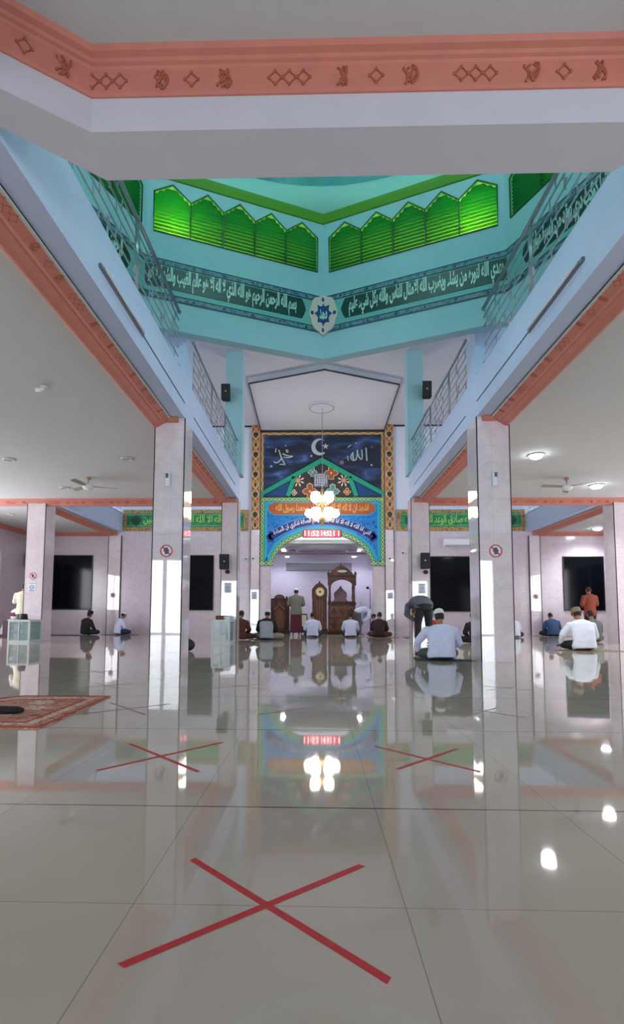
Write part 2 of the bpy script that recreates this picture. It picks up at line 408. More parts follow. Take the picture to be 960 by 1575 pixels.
def cornice(name, path, prof, label, orn=None, orn_r=0.006):
    o = struct(name, MB().sweep(path, prof), PEACH, label)
    if orn:
        (oa, za), (ob, zb) = orn; mb = MB(); hh = math.hypot(ob-oa, zb-za)
        for i in range(len(path)-1):
            a, b = Vector(path[i]), Vector(path[i+1]); d = (b-a).normalized(); n = Vector((-d.y, d.x)); L = (b-a).length
            nrm = Vector((-(zb-za), (ob-oa))).normalized()
            def place(u, v): 
                o_ = oa+(ob-oa)*v; z_ = za+(zb-za)*v; q = a+d*u+n*o_
                return (q.x, q.y, z_)
            diamonds(mb, place, 0.0, L, hh, i*7, orn_r)
        c = mb.obj('moulded_ornament', PEACHD, o, smooth=True)
    return o
cornice('trim_1', near_out, [(0, 4.36), (0.012, 4.362), (0.02, 4.385), (0.045, 4.53), (0.055, 4.545), (0.075, 4.555), (0.085, 4.575), (0.12, 4.59), (0.14, 4.62), (0, 4.62)],
        'peach moulding with gold diamonds under the near gallery ceiling', ((0.024, 4.375), (0.048, 4.535)))
SIDEP = [(0, 4.11), (0.0, 4.095), (0.05, 4.07), (0.12, 4.035), (0.135, 4.012), (0.16, 4.01), (0.21, 3.97), (0.265, 3.945), (0.295, 3.95), (0.42, 4.08), (0.42, 4.11)]
cornice('trim_2', [(XL-.225, -3.4), (XL-.225, 15.0)], SIDEP, 'peach moulding along the underside of the left gallery beam', ((0.01, 4.088), (0.125, 4.035)), 0.004)
cornice('trim_3', [(XR+.225, 15.0), (XR+.225, -3.4)], SIDEP, 'peach moulding along the underside of the right gallery beam', ((0.01, 4.088), (0.125, 4.035)), 0.004)
# side gallery slabs, beams
for nm, x0, x1, lab in (('ceiling', -11.65, XL-.225, 'left'), ('ceiling', XR+.225, 12.25, 'right')):
    struct(nm, MB().box(x0, x1, -3.5, 15.0, 4.08, 4.6), CEIL, 'pale ceiling under the %s side gallery' % lab)
struct('wall_left_beam', MB().box(XL-.225, XL, -3.5, 15.22, 4.11, 4.83), BLUE, 'pale blue gallery edge beam along the left of the opening')
struct('wall_right_beam', MB().box(XR, XR+.225, -3.5, 15.22, 4.11, 4.83), BLUE, 'pale blue gallery edge beam along the right of the opening')
ROWP = [(0, 3.90), (0.03, 3.905), (0.06, 3.95), (0.13, 4.02), (0.16, 4.03), (0.21, 4.075), (0.21, 4.10), (0, 4.10)]
for n, (x0, x1, lab) in enumerate(((-11.65, XL-.45, 'left'), (XR+.5, 12.25, 'right'))):
    struct('wall_%s_cross_beam' % lab, MB().box(x0, x1, 15.0, 15.22, 3.93, 4.83), BLUE, 'cross beam at the far end of the %s gallery slab' % lab)
    cornice('trim_%d' % (4+n), [(x1, 15.0), (x0, 15.0)], ROWP, 'thin peach moulding across the far end of the %s gallery ceiling' % lab, ((0.065, 3.955), (0.13, 4.02)), 0.006)
# far galleries beside the front wall
WALLP = [(0, 3.93), (0.03, 3.935), (0.09, 4.02), (0.12, 4.03), (0.16, 4.08), (0, 4.08)]
for n, (x0, x1, xb0, xb1, lab) in enumerate(((-11.65, XO-.225, XO-.225, XO, 'left'), (XP+.225, 12.25, XP, XP+.225, 'right'))):
    struct('ceiling', MB().box(x0, x1, 15.22, 21.0, 4.08, 4.6), CEIL, 'pale ceiling of the far %s gallery beside the front wall' % lab)
    struct('wall_far_%s_beam' % lab, MB().box(xb0, xb1, 15.22, 21.0, 4.11, 4.83), BLUE, 'pale blue edge beam of the far %s gallery' % lab)
    pth = [(XO-.225, 15.22), (XO-.225, 21.0)] if n == 0 else [(XP+.225, 21.0), (XP+.225, 15.22)]
    cornice('trim_%d' % (6+n), pth, SIDEP, 'peach moulding under the far %s gallery beam' % lab)
    cornice('trim_%d' % (8+n), [(x1 if n == 0 else x1, 21.0), (x0, 21.0)], WALLP, 'peach moulding at the top of the front wall below the far %s gallery' % lab, ((0.03, 3.94), (0.09, 4.02)), 0.006)
cornice('trim_10', [(-11.65, 21.0), (-11.65, -3.4)], WALLP, 'peach moulding at the top of the left side wall') if False else None
cornice('trim_10', [(-11.65, -3.4), (-11.65, 21.0)], [(-o, z) for o, z in WALLP], 'peach moulding at the top of the left side wall')
cornice('trim_11', [(12.25, 21.0), (12.25, -3.4)], [(-o, z) for o, z in WALLP], 'peach moulding at the top of the right side wall')

# columns
def column(x0, x1, y0, inner, top, upm, uptop, label, cap=True, upx=None):
    """inner = +1 when the nave is on the +x side"""
    cx = (x0+x1)/2; t = thing('column', label, 'column', (cx, y0+.29, 0), 'tiled columns of the hall')
    MB().box(x0, x1, y0, y0+.58, 0, top).obj('shaft', TILE, t)
    for x in (x0, x1):
        s = 1 if x == x1 else -1
        MB().box(x-.012 if s < 0 else x-.004, x+.004 if s < 0 else x+.012, y0-.004, y0+.02, 0, top-.0).obj('corner_trim', BLACK, t)
    if uptop:
        u0, u1 = upx or (x0, x1)
        MB().box(u0, u1, y0, y0+.5, 4.83, uptop).obj('upper_shaft', upm, t)
    return t
def cap(t, path, prof): MB().sweep(path, prof).obj('capital_moulding', PEACH, t)
CAP1 = [(0, 4.03), (0.012, 4.032), (0.03, 4.05), (0.06, 4.10), (0.09, 4.108), (0.09, 4.11), (0, 4.11)]
CAP2 = [(0, 3.975), (0.02, 3.98), (0.06, 4.02), (0.1, 4.05), (0.14, 4.08), (0, 4.08)]
c = column(-2.752, XL, D1, 1, 4.11, BLUE, 5.64, 'front left nave column clad in white marble tiles beside the opening')
cap(c, [(-2.355, D1), (-2.752, D1)], CAP1)
c = column(XR, 3.243, D1, -1, 4.11, BLUE, 5.64, 'front right nave column clad in white marble tiles beside the opening')
cap(c, [(3.243, D1), (2.80, D1)], CAP1)
c = column(-2.70, XL, D2, 1, 4.11, TEAL, 8.48, 'left nave column nearer the painted arch, with black speaker', upx=(-2.65, -2.15))
cap(c, [(-2.28, D2), (-2.70, D2)], CAP2)
c = column(XR, 3.215, D2, -1, 4.11, TEAL, 8.48, 'right nave column nearer the painted arch, with black speaker', upx=(2.64, 3.1))
cap(c, [(3.215, D2), (2.80, D2)], CAP2)
c = column(-8.36, XO, D2, 1, 4.08, TEAL, 8.48, 'outer column at far left of the photo behind a glass cabinet')
cap(c, [(XO, D2), (-8.36, D2), (-8.36, D2+.58)], CAP2)
c = column(XP, 8.93, D2, -1, 4.08, TEAL, 8.48, 'outer column at far right edge of the photo')
cap(c, [(8.93, D2+.58), (8.93, D2), (XP, D2)], CAP2)

# front wall with windows, niche opening
ARCH = [(-1.80, 2.74), (-1.77, 2.80), (-1.66, 3.05), (-1.58, 3.20), (-1.44, 3.42), (-1.20, 3.63), (-0.90, 3.80), (-0.55, 3.93), (-0.15, 4.02), (0.235, 4.05),
        (0.62, 4.02), (1.02, 3.93), (1.37, 3.80), (1.67, 3.63), (1.91, 3.42), (2.05, 3.20), (2.13, 3.05), (2.24, 2.80), (2.27, 2.74)]
mb = MB(); mb.box(-11.65, -2.24, YW, YW+.15, 0, 4.99); mb.box(2.74, 12.25, YW, YW+.15, 0, 4.99)
mb.py([(-2.24, 0), (-2.24, 4.99), (2.74, 4.99), (2.74, 0), (2.27, 0)] + ARCH[::-1] + [(-1.80, 0)], YW, YW+.15)
struct('wall_front', mb, WTILE, 'lilac marble tiled front wall on both sides of the painted arch')
mb = MB(); mb.box(-11.65, -2.24, YW, YW+.15, 4.99, 8.48); mb.box(2.74, 12.25, YW, YW+.15, 4.99, 8.48); mb.box(-2.24, 2.74, YW, YW+.15, 4.99, 8.48)
struct('wall_front_upper', mb, UWALL, 'plain white upper front wall beside the mural')
for n, (x0, x1, z0, z1, w) in enumerate(((-10.68, -9.02, 0.98, 3.13, 'dark window at far left behind the seated men'), (-5.05, -4.12, 0.97, 3.13, 'narrow dark window seen right of the front left column'),
        (4.3, 6.09, 0.95, 3.09, 'dark window left of the front right column'), (9.76, 11.3, 1.0, 3.09, 'dark window at far right behind the standing man'))):
    fr = MB()
    for a, b, c_, d in ((x0-.03, x1+.03, z0-.03, z0), (x0-.03, x1+.03, z1, z1+.03), (x0-.03, x0, z0, z1), (x1, x1+.03, z0, z1)): fr.box(a, b, YW-.035, YW, c_, d)
    w_ = struct('window_%d' % (41+n), fr, mat('dark_window_frame', (40, 40, 46), 0.4), w)
    MB().box(x0, x1, YW-.02, YW, z0, z1).obj('pane', DARKGLASS, w_)
# pilasters on the front wall
JL = mat('joint_dark', (70, 62, 70), 0.6)  # dark joint colour along the pilaster tile edges
for n, (x0, x1, z1) in enumerate(((-2.62, -2.25, 4.18), (2.75, 3.10, 4.18), (-8.36, -7.85, 3.94), (8.42, 8.85, 3.94))):
    struct('wall_front_pilaster', MB().box(x0, x1, YW-.06, YW, 0, z1), TILE, 'flat tiled pilaster %s' % ('left of the niche', 'right of the niche', 'at the left front gallery corner', 'at the right front gallery corner')[n])
    for x in (x0, x1): struct('trim_%d' % (12+n), MB().box(x-.012, x+.012, YW-.066, YW-.0, 0, z1), JL, 'dark vertical tile edge of the pilaster %s, %s side' % (('left of the niche', 'right of the niche', 'at the left front gallery corner', 'at the right front gallery corner')[n], 'left' if x == x0 else 'right'))
struct('trim_16', MB().box(-8.0, -2.62, YW-.03, YW, 8.42, 8.48), BLACK, 'thin black line along the top of the upper wall left of the mural')
struct('trim_17', MB().box(3.1, 8.4, YW-.03, YW, 8.42, 8.48), BLACK, 'thin black line along the top of the upper wall right of the mural')
struct('trim_18', MB().box(-2.27, 2.78, YW-.05, YW, 8.19, 8.27), BLACK, 'black line directly above the night sky mural')

# niche room behind the arch
struct('wall_niche_back', MB().box(-2.4, 2.9, 24.3, 24.45, 0, 3.8), NTILE, 'pale lilac tiled back wall of the prayer niche')
struct('wall_niche_left', MB().box(-2.4, -2.25, 21.15, 24.3, 0, 3.8), NTILE, 'left side wall of the prayer niche')
struct('wall_niche_right', MB().box(2.75, 2.9, 21.15, 24.3, 0, 3.8), NTILE, 'right side wall of the prayer niche')
struct('ceiling', MB().box(-2.4, 2.9, 21.15, 24.3, 3.66, 3.8), CEIL, 'white ceiling of the prayer niche')
struct('trim_19', MB().box(-2.25, 2.75, 24.24, 24.3, 3.58, 3.66), mat('dusty_pink', (150, 112, 118), 0.6), 'dusty pink strip where niche wall meets niche ceiling')
t = thing('oval_ceiling_medallion', 'stepped oval ceiling medallion inside the prayer niche', 'ceiling moulding', (0.25, 22.6, 3.5))
def oval(cx, cy, a, b, w, z0, z1, n=48):
    mb = MB(); 
    vs = []; 
    for k in range(n):
        q = 2*pi*k/n; c_, s_ = math.cos(q), math.sin(q)
        vs += [(cx+a*c_, cy+b*s_, z0), (cx+(a-w)*c_, cy+(b-w)*s_, z0), (cx+(a-w)*c_, cy+(b-w)*s_, z1), (cx+a*c_, cy+b*s_, z1)]
    fs = []
    for k in range(n):
        j = (k+1) % n
        fs += [(4*k+i, 4*k+(i+1) % 4, 4*j+(i+1) % 4, 4*j+i) for i in range(4)]
    return mb.add(vs, fs)
oval(0.25, 22.6, 1.55, 1.0, .12, 3.54, 3.66).obj('outer_ring', HCEIL, t)
oval(0.25, 22.6, 1.15, .72, .10, 3.50, 3.66).obj('middle_ring', HCEIL, t)
oval(0.25, 22.6, .7, .42, .40, 3.46, 3.66).obj('inner_plate', mat('pink_grey_paint', (168, 150, 158), 0.6), t)

# high ceiling with the lower slab over the niche bay
octC = Vector((0.131, 5.357)); OR = 4.246
def oc(k, r=OR): a = pi/2+k*pi/4; return octC + Vector((math.cos(a), math.sin(a)))*r
mb = MB()
def torect(v):
    d = v - octC; t = 1e9
    for lim, c_, dd in ((-11.65, octC.x, d.x), (12.25, octC.x, d.x)):
        if dd*(lim-c_) > 0: t = min(t, (lim-c_)/dd)
    for lim, c_, dd in ((-3.5, octC.y, d.y), (21.0, octC.y, d.y)):
        if dd*(lim-c_) > 0: t = min(t, (lim-c_)/dd)
    return octC + d*t
cors = [Vector(p) for p in ((-11.65, 21.0), (-11.65, -3.5), (12.25, -3.5), (12.25, 21.0))]
for k in range(8):
    a, b = oc(k, OR-.03), oc(k+1, OR-.03); A, B = torect(a), torect(b); poly = [a, b, B]
    a0 = math.atan2(A.y-octC.y, A.x-octC.x)
    for q in cors:
        an = (math.atan2(q.y-octC.y, q.x-octC.x)-a0) % (2*pi); bn = (math.atan2(B.y-octC.y, B.x-octC.x)-a0) % (2*pi)
        if 1e-4 < an < bn-1e-4: poly.append(q)
    poly.append(A)
    mb.pz([tuple(p) for p in poly], 8.48, 8.6)
struct('ceiling', mb, HCEIL, 'high pale ceiling around the octagonal dome drum')
slab = [(-2.27, 20.99), (-2.22, 16.65), (0.257, 15.7), (2.74, 16.8), (2.78, 20.99)]
struct('ceiling', MB().pz(slab, 8.3, 8.479), HCEIL, 'lowered pale ceiling slab with arrow-shaped front edge before the mural')
struct('trim_20', MB().sweep(slab, [(0, 8.27), (0.03, 8.27), (0.03, 8.32), (0, 8.32)]), BLACK, 'black outline under the arrow-shaped ceiling slab')

# octagonal drum
DR = struct
LEN = (oc(0)-oc(1)).length
BAY = [0.12, 0.745, 1.345, 1.93, 2.51, 3.13]
def face_map(k):
    a, b = oc(k), oc(k+1); d = (b-a).normalized(); n = Vector((-d.y, d.x));
    if n.dot(octC-a) < 0: n = -n                       # n points inwards
    return lambda u, z, w=0.0: (a.x+d.x*u+n.x*w, a.y+d.y*u+n.y*w, z)
FN = {0: 'far left', -1: 'far right', 1: 'left side', -2: 'right side'}
GREENLV = mat('green_louvre_plastic', (24, 150, 84), 0.12)
nt = GREENLV.node_tree; b_ = nt.nodes['Principled BSDF']; tr = nd(nt, 'ShaderNodeBsdfTranslucent'); tr.inputs[0].default_value = (*lin((118, 165, 58)), 1)
mx = nd(nt, 'ShaderNodeMixShader'); mx.inputs[0].default_value = 0.45
nt.links.new(b_.outputs[0], mx.inputs[1]); nt.links.new(tr.outputs[0], mx.inputs[2]); nt.links.new(mx.outputs[0], nt.nodes['Material Output'].inputs[0])
SHEET = mat('pale_green_sheet', (150, 190, 90), 0.4)
nt = SHEET.node_tree; b_ = nt.nodes['Principled BSDF']; tr = nd(nt, 'ShaderNodeBsdfTranslucent'); tr.inputs[0].default_value = (*lin((215, 245, 130)), 1)
mx = nd(nt, 'ShaderNodeMixShader'); mx.inputs[0].default_value = 0.9
nt.links.new(b_.outputs[0], mx.inputs[1]); nt.links.new(tr.outputs[0], mx.inputs[2]); nt.links.new(mx.outputs[0], nt.nodes['Material Output'].inputs[0])
GFRAME = mat('dark_green_frame', (18, 92, 42), 0.4)
def zig(rev):
    pts = []
    for i in range(5):
        a, b = BAY[i], BAY[i+1]
        if i == 0: pts.append((a, 7.92))
        pts.append(((a+b)/2, 8.145)); pts.append((b, 7.90 if i < 4 else 7.95))
    return [(LEN-u, z) for u, z in pts] if rev else pts
def drum_face(k):
    f = face_map(k); rev = k < 0; win = k in (0, -1, 1, -2, 2, -3)
    e0, e1 = -.085, LEN+.085
    mb = MB()
    if not win: mb.prism([(e0, 5.56), (e1, 5.56), (e1, 8.48), (e0, 8.48)], lambda u, z: f(u, z, 0), lambda u, z: f(u, z, -.2))
    else:
        lo, hi = BAY[0], BAY[-1]
        if rev: lo, hi = LEN-BAY[-1], LEN-BAY[0]
        mb.prism([(0, 5.56), (LEN, 5.56), (LEN, 7.24), (0, 7.24)], lambda u, z: f(u, z, 0), lambda u, z: f(u, z, -.2))
        top = zig(rev); top = sorted(top, key=lambda p: p[0])
        poly = [(0, 7.24), (0, 8.48), (LEN, 8.48), (LEN, 7.24), (hi, 7.24)] + top[::-1] + [(lo, 7.24)]
        mb.prism(poly, lambda u, z: f(u, z, 0), lambda u, z: f(u, z, -.2))
    nm = FN.get(k, ['rear left', 'rear right', 'nearest left', 'nearest right'][k % 4])
    struct('wall_drum', mb, TEAL, 'turquoise octagonal drum wall, %s face' % nm)
    if k not in (0, -1, 1, -2): return
    # green louvre window strip
    fr = MB(); zz = sorted(zig(rev), key=lambda p: p[0])
    out = [(zz[0][0], 7.245)] + zz + [(zz[-1][0], 7.245)]
    fr.tube([f(u, z, 0.005) for u, z in out], 0.016, 6, closed=True)
    bays = [(LEN-b, LEN-a) if rev else (a, b) for a, b in zip(BAY[:-1], BAY[1:])]
    for a, b in sorted(bays)[1:]: fr.prism([(a-.011, 7.25), (a+.011, 7.25), (a+.011, 7.90), (a-.011, 7.90)], lambda u, z: f(u, z, -.09), lambda u, z: f(u, z, .006))
    w = struct('window_%d' % {0: 51, -1: 52, 1: 53, -2: 54}[k], fr, GFRAME, 'strip of five pointed green louvre windows in the %s drum wall' % nm)
    MB().prism([(.04, 7.2), (LEN-.04, 7.2), (LEN-.04, 8.2), (.04, 8.2)], lambda u, z: f(u, z, -.22), lambda u, z: f(u, z, -.205)).obj('backing_sheet', SHEET, w)
    for a, b in sorted(bays):
        lv = MB(); n = 13
        for i in range(n):
            z = 7.255+i*0.066; m_ = (a+b)/2; half = (b-a)/2-.003
            lv.prism([(-.045, 0), (-.030, .010), (-.014, .022), (-.006, .034), (-.010, .038), (-.018, .028), (-.034, .015), (-.047, .005)], lambda p, q: f(m_-half, z+q, p-.02), lambda p, q: f(m_+half, z+q, p-.02))
        lv.obj('louvres', GREENLV, w)
for k in (0, -1, 1, -2, 2, -3, 3, -4): drum_face(k)
for k in (0, -1, 1, -2):            # daylight outside the louvres: sky seen low at the outer corners, dimmer elsewhere
    f = face_map(k); out = Vector(f(0, 0, -1)) - Vector(f(0, 0, 0))
    rot = (-out).to_track_quat('-Z', 'Z').to_euler()
    u_b = 2.75 if k >= 0 else LEN-2.75
    area('drum_daylight', Vector(f(LEN/2, 7.6, -.5)), rot, 3.1, 1.0, 3.0 if k in (0, -1) else 5.0, (0.95, 1.0, 0.9))
    area('drum_daylight', Vector(f(u_b, 7.5, -.42)), rot, 0.5, 0.4, 40.0, (0.95, 1.0, 0.85))
# bands
BG = mat('band_dark_green', (5, 56, 50), 0.45); BT = mat('band_light_teal', (110, 176, 176), 0.5)
BL = ramp_noise('band_leaf_border', [(0.35, (60, 110, 120)), (0.5, (120, 150, 160)), (0.65, (70, 100, 135))], 9, detail=2)
CAL = mat('relief_letter_teal', (190, 222, 215), 0.4); NAVY = mat('outline_navy', (20, 62, 84), 0.5)
def band(k, text, label, group=None):
    f = face_map(k); rev = k < 0
    g = lambda u, z, w=0.0: f(LEN-u, z, w) if rev else f(u, z, w)   # u counts from the shared far corner
    o = Vector(g(LEN/2, 6.05))
    t = thing('calligraphy_band', label, 'calligraphy frieze', tuple(o), group)
    q0, q1 = .0, LEN-.0
    P0 = lambda w: (lambda u, z: g(u, z, w))
    def slab_(name, m, u0, u1, z0, z1, w0, w1): return MB().prism([(u0, z0), (u1, z0), (u1, z1), (u0, z1)], P0(w0), P0(w1)).obj(name, m, t)
    slab_('backing', BT, q0, q1, 6.055, 6.765, -.01, .012)
    for z0, z1 in ((6.065, 6.155), (6.665, 6.755)):
        s_ = slab_('leaf_border', BL, q0, q1, z0, z1, .012, .018)
        for zz in (z0, z1): MB().prism([(q0, zz-.008), (q1, zz-.008), (q1, zz+.008), (q0, zz+.008)], P0(.018), P0(.022)).obj('border_line', NAVY, s_)
        u = .35
        while u < LEN-.2: MB().prism([(u+.022*math.cos(a*pi/4), (z0+z1)/2+.022*math.sin(a*pi/4)) for a in range(8)], P0(.018), P0(.024)).obj('rosette', NAVY, s_); u += .52
    ends = [(0.36, 6.445), (0.40, 6.56), (0.44, 6.635), (LEN-.2 if k in (0, -1) else LEN, 6.635), (LEN-.2 if k in (0, -1) else LEN, 6.255), (0.44, 6.255), (0.40, 6.33)]
    if k in (0, -1): ends[3] = (LEN, 6.635); ends[4] = (LEN, 6.255)
    MB().prism(ends, P0(.012), P0(.02)).obj('dark_green_field', BG, t)
    if rev: mp = lambda u, v, w: g(0.5+(1-u)*0+u*1.0, v, .02+w)
    # reading direction: seen from inside, picture-left is larger u on the left faces and smaller u on the right faces
    if not rev: mp = lambda u, v, w: g(LEN-.05-u*(LEN-.6), v, .02+w*2.2)
    else: mp = lambda u, v, w: g(.52+u*(LEN-.57), v, .02+w*2.2)
    writing(text, 'raised_letters', CAL, t, mp, True, 0.034, (0, 1, 6.248, 6.652), 0.004)
    return t
band(0, 'بسم الله الرحمن الرحيم هو الله الذي لا إله إلا هو عالم الغيب والشهادة هو', 'green calligraphy frieze on the far left drum wall')
band(-1, 'يهدي الله لنوره من يشاء ويضرب الله الأمثال للناس والله بكل شيء عليم', 'green calligraphy frieze on the far right drum wall')
band(1, 'الرحمن الرحيم هو الله الذي لا إله إلا هو الملك القدوس السلام المؤمن', 'green calligraphy frieze on the left drum side seen through the left railing')
band(-2, 'مصباح المصباح في زجاجة الزجاجة كأنها كوكب دري يوقد من شجرة مباركة', 'green calligraphy frieze on the right drum side seen through the right railing')
# corner medallion at the far corner of the drum
f0, f1 = face_map(0), face_map(-1)
def cmap(u, z, w): return f0(-u, z, w) if u < 0 else f1(LEN-u, z, w)
t = thing('corner_medallion', 'scalloped cream medallion with blue star on the far drum corner', 'wall ornament', tuple(f0(0, 6.05, 0)))
def folded(name, m, outline, w, parent):
    mb = MB()
    for sgn in (-1, 1):
        h = [(u, z) for u, z in outline if u*sgn >= -1e-6]
        h = sorted(h, key=lambda p: math.atan2(p[1]-6.40, p[0]*sgn+1e-9))
        mb.prism(h, lambda u, z: cmap(u if abs(u) > 1e-6 else sgn*1e-7, z, w-.012), lambda u, z: cmap(u if abs(u) > 1e-6 else sgn*1e-7, z, w))
    return mb.obj(name, m, parent)
sc = []
for k in range(48):
    a = 2*pi*k/48; r = 1+.07*abs(math.cos(4*a)) - .02
    sc.append((round(.285*r*math.sin(a), 6), 6.40+.37*r*math.cos(a)))
folded('scalloped_plate', mat('medallion_cream', (222, 200, 190), 0.5), sc, .036, t)
st = []
for k in range(32):
    a = 2*pi*k/32; r = (1.0 if k % 4 == 0 else (0.72 if k % 2 == 0 else 0.8))
    st.append((round(.19*r*math.sin(a), 6), 6.40+.235*r*math.cos(a)))
folded('blue_star', mat('medallion_blue', (24, 70, 130), 0.5), st, .046, t)
writing('محمد', 'raised_letters', CAL, t, lambda u, v, w: cmap(u, v, .048+w), True, 0.03, (-.10, .10, 6.30, 6.50))
for u, z in ((0.0, 6.70), (0.0, 6.10)):
    mb = MB(); mb.ell(cmap(0.0001, z, .03), (.04, .03, .05), 10, 6); mb.obj('blue_bud', MATS['medallion_blue'], t)
for u in (-.24, .24):
    mb = MB(); mb.ell(cmap(u, 6.40, .03), (.035, .03, .04), 10, 6); mb.obj('blue_bud', MATS['medallion_blue'], t)

# green cornice, coved ring and dome
mb = MB(); pth = [tuple(oc(k, OR)) for k in range(8)][::-1]
mb.sweep(pth, [(0.0, 8.22), (0.06, 8.24), (0.10, 8.32), (0.20, 8.44), (0, 8.48)] if False else [(0, 8.225), (-.03, 8.228), (-.075, 8.32), (-.09, 8.37), (0, 8.40)], closed=True)
struct('trim_21', mb, GREEN, 'bright green cornice running round the top of the drum')
mb = MB(); n = 64; vs = []; 
def octr(a):  # radius of the octagon in direction a
    q = (a-pi/2) % (pi/4); return (OR-.08)*math.cos(pi/8)/math.cos(q-pi/8)
rings = [(0.0, 8.37), (0.35, 8.42), (0.7, 8.52), (0.9, 8.61), (1.0, 8.68)]
for s_, z in rings:
    for k in range(n):
        a = 2*pi*k/n; r = octr(a)*(1-s_)+3.86*s_; vs.append((octC.x+r*math.cos(a), octC.y+r*math.sin(a), z))
for r, z in ((3.88, 8.70), (3.92, 8.71), (4.05, 8.69), (4.12, 8.72), (4.10, 8.95), (3.95, 9.5), (3.6, 10.3), (3.0, 11.1), (2.0, 11.8), (1.0, 12.15), (0.2, 12.25)):
    for k in range(n): a = 2*pi*k/n; vs.append((octC.x+r*math.cos(a), octC.y+r*math.sin(a), z))
nc = len(rings)+2; m = len(rings)+11
mb.add(vs[:nc*n], [(i*n+k, i*n+(k+1) % n, (i+1)*n+(k+1) % n, (i+1)*n+k) for i in range(nc-1) for k in range(n)])
struct('ceiling_cove', mb, mat('dome_paint', (160, 210, 205), 0.7), 'pale turquoise coved ring between the octagon and the dome', smooth=True)
vs = vs[(nc-1)*n:]; m = m-nc+1; fs = [(i*n+k, i*n+(k+1) % n, (i+1)*n+(k+1) % n, (i+1)*n+k) for i in range(m-1) for k in range(n)] + [tuple((m-1)*n+k for k in range(n))]
mb = MB(); mb.add(vs, fs)
struct('ceiling_dome', mb, ramp_noise('dome_blue_paint_shaded', [(0.4, (84, 150, 160)), (0.6, (110, 178, 180)), (0.68, (40, 90, 140))], .8, rough=.7), 'turquoise dome above a round coved ring', smooth=True)  # dome's own blue, with shade above the cove edge put into the colour
t = thing('dome_fill_globe', 'unseen glowing globe added in the middle of the dome to light the drum', 'ceiling lamp', (0.131, 5.36, 9.0))  # out-of-view globe, added with the point light below to brighten the drum
MB().ell((0.131, 5.36, 9.12), (.13, .13, .13), 20, 12).obj('globe', mat('fill_globe', (235, 255, 250), 0.3, emit=30, ecol=(210, 255, 240)), t, smooth=True)
MB().tube([(0.131, 5.36, 9.24), (0.131, 5.36, 12.25)], .012, 6).obj('rod', STEEL, t)
pl = bpy.data.lights.new('dome_fill_light', 'POINT'); pl.energy = 170; pl.color = (0.5, 1.0, 0.98); pl.shadow_soft_size = 0.25
po = bpy.data.objects.new('dome_fill_light', pl); po.location = (0.131, 5.36, 8.95); C.objects.link(po)
# ------------------------------------------------------------------ painted arch and mural on the front wall
t = thing('painted_arch', 'blue and green painted arch with calligraphy and night sky gable around the niche', 'painted arch', (0.235, YW, 2.74))
def yp(y0, y1, poly, m, name, parent=None): return MB().py(poly, y0, y1).obj(name, m, parent or t)
BLUEP = ramp_noise('arch_blue_field', [(0.38, (16, 60, 130)), (0.44, (22, 112, 190)), (0.75, (34, 140, 205))], 7, dist=1.5, rough=0.5)
TURQ = mat('arch_turquoise', (38, 158, 190), 0.5); LEAFG = mat('border_green', (70, 130, 80), 0.5); LCREAM = mat('border_cream', (190, 205, 150), 0.5)
TGREEN = mat('gable_green', (22, 140, 110), 0.5)
yp(YW-.04, YW, [(-2.24, 2.74), (-2.24, 5.5), (2.74, 5.5), (2.74, 2.74)] + ARCH[::-1], BLUEP, 'arch_panel')
for x0, x1, lb in ((-2.24, -1.80, 'left'), (2.27, 2.74, 'right')):
    pass
# turquoise inner band, green border with braid
def ribbon(pts, w0, w1):
    """strip polygon offset from a polyline (2D) by w0..w1 to its left"""
    P = [Vector(p) for p in pts]; L = []; 
    for i in range(len(P)):
        d0 = (P[i]-P[i-1]).normalized() if i else (P[1]-P[0]).normalized(); d1 = (P[i+1]-P[i]).normalized() if i < len(P)-1 else d0
        n = Vector((-d0.y-d1.y, d0.x+d1.x)); n = n/max(.3, (n.dot(Vector((-d0.y, d0.x))))); L.append((P[i], n))
    return L
def strip_y(pts, w0, w1, y0, y1, m, name, parent):
    L = ribbon(pts, w0, w1); mb = MB()
    for (p, n), (q, r) in zip(L[:-1], L[1:]):
        a, b, c_, d = p+n*w0, q+r*w0, q+r*w1, p+n*w1
        mb.py([tuple(a), tuple(b), tuple(c_), tuple(d)], y0, y1)
    return mb.obj(name, m, parent)
def resample(pts, step):
    out = []; P = [Vector(p) for p in pts]
    for a, b in zip(P[:-1], P[1:]):
        n = max(1, int((b-a).length/step))
        out += [a+(b-a)*i/n for i in range(n)]
    return out+[P[-1]]
def braid(pts, off, amp, wl, y, r, m, name, parent, both=True):
    rs = resample(pts, wl/10); L = ribbon(rs, 0, 0); mb = MB(); s_ = 0
    for sg in ((1, -1) if both else (1,)):
        s_ = 0; out = []
        for i, (p, n) in enumerate(L):
            if i: s_ += (L[i][0]-L[i-1][0]).length
            q = p+n*(off+sg*amp*math.sin(2*pi*s_/wl)); out.append((q.x, y, q.y))
        mb.tube(out, r, 5)
    return mb.obj(name, m, parent)
b1 = strip_y(ARCH, 0, .17, YW-.055, YW-.04, LEAFG, 'arch_border', t); braid(ARCH, .085, .05, .34, YW-.058, .014, LCREAM, 'cream_braid', b1)
outer = [(2.74, 2.74), (2.74, 5.5), (-2.24, 5.5), (-2.24, 2.74)]
b2 = strip_y(outer, 0, .17, YW-.055, YW-.04, LEAFG, 'outer_border', t); braid(outer, .085, .05, .34, YW-.058, .014, LCREAM, 'cream_braid', b2)
for x0, x1 in ((-2.24, -1.72), (2.20, 2.74)):
    b3 = MB().box(x0, x1, YW-.056, YW-.04, 2.74, 2.90).obj('foot_border', LEAFG, t); braid([(x0, 2.82), (x1, 2.82)], 0, .05, .34, YW-.059, .014, LCREAM, 'cream_braid', b3)
strip_y(ARCH[1:-1], .17, .30, YW-.048, YW-.04, TURQ, 'turquoise_band', t)
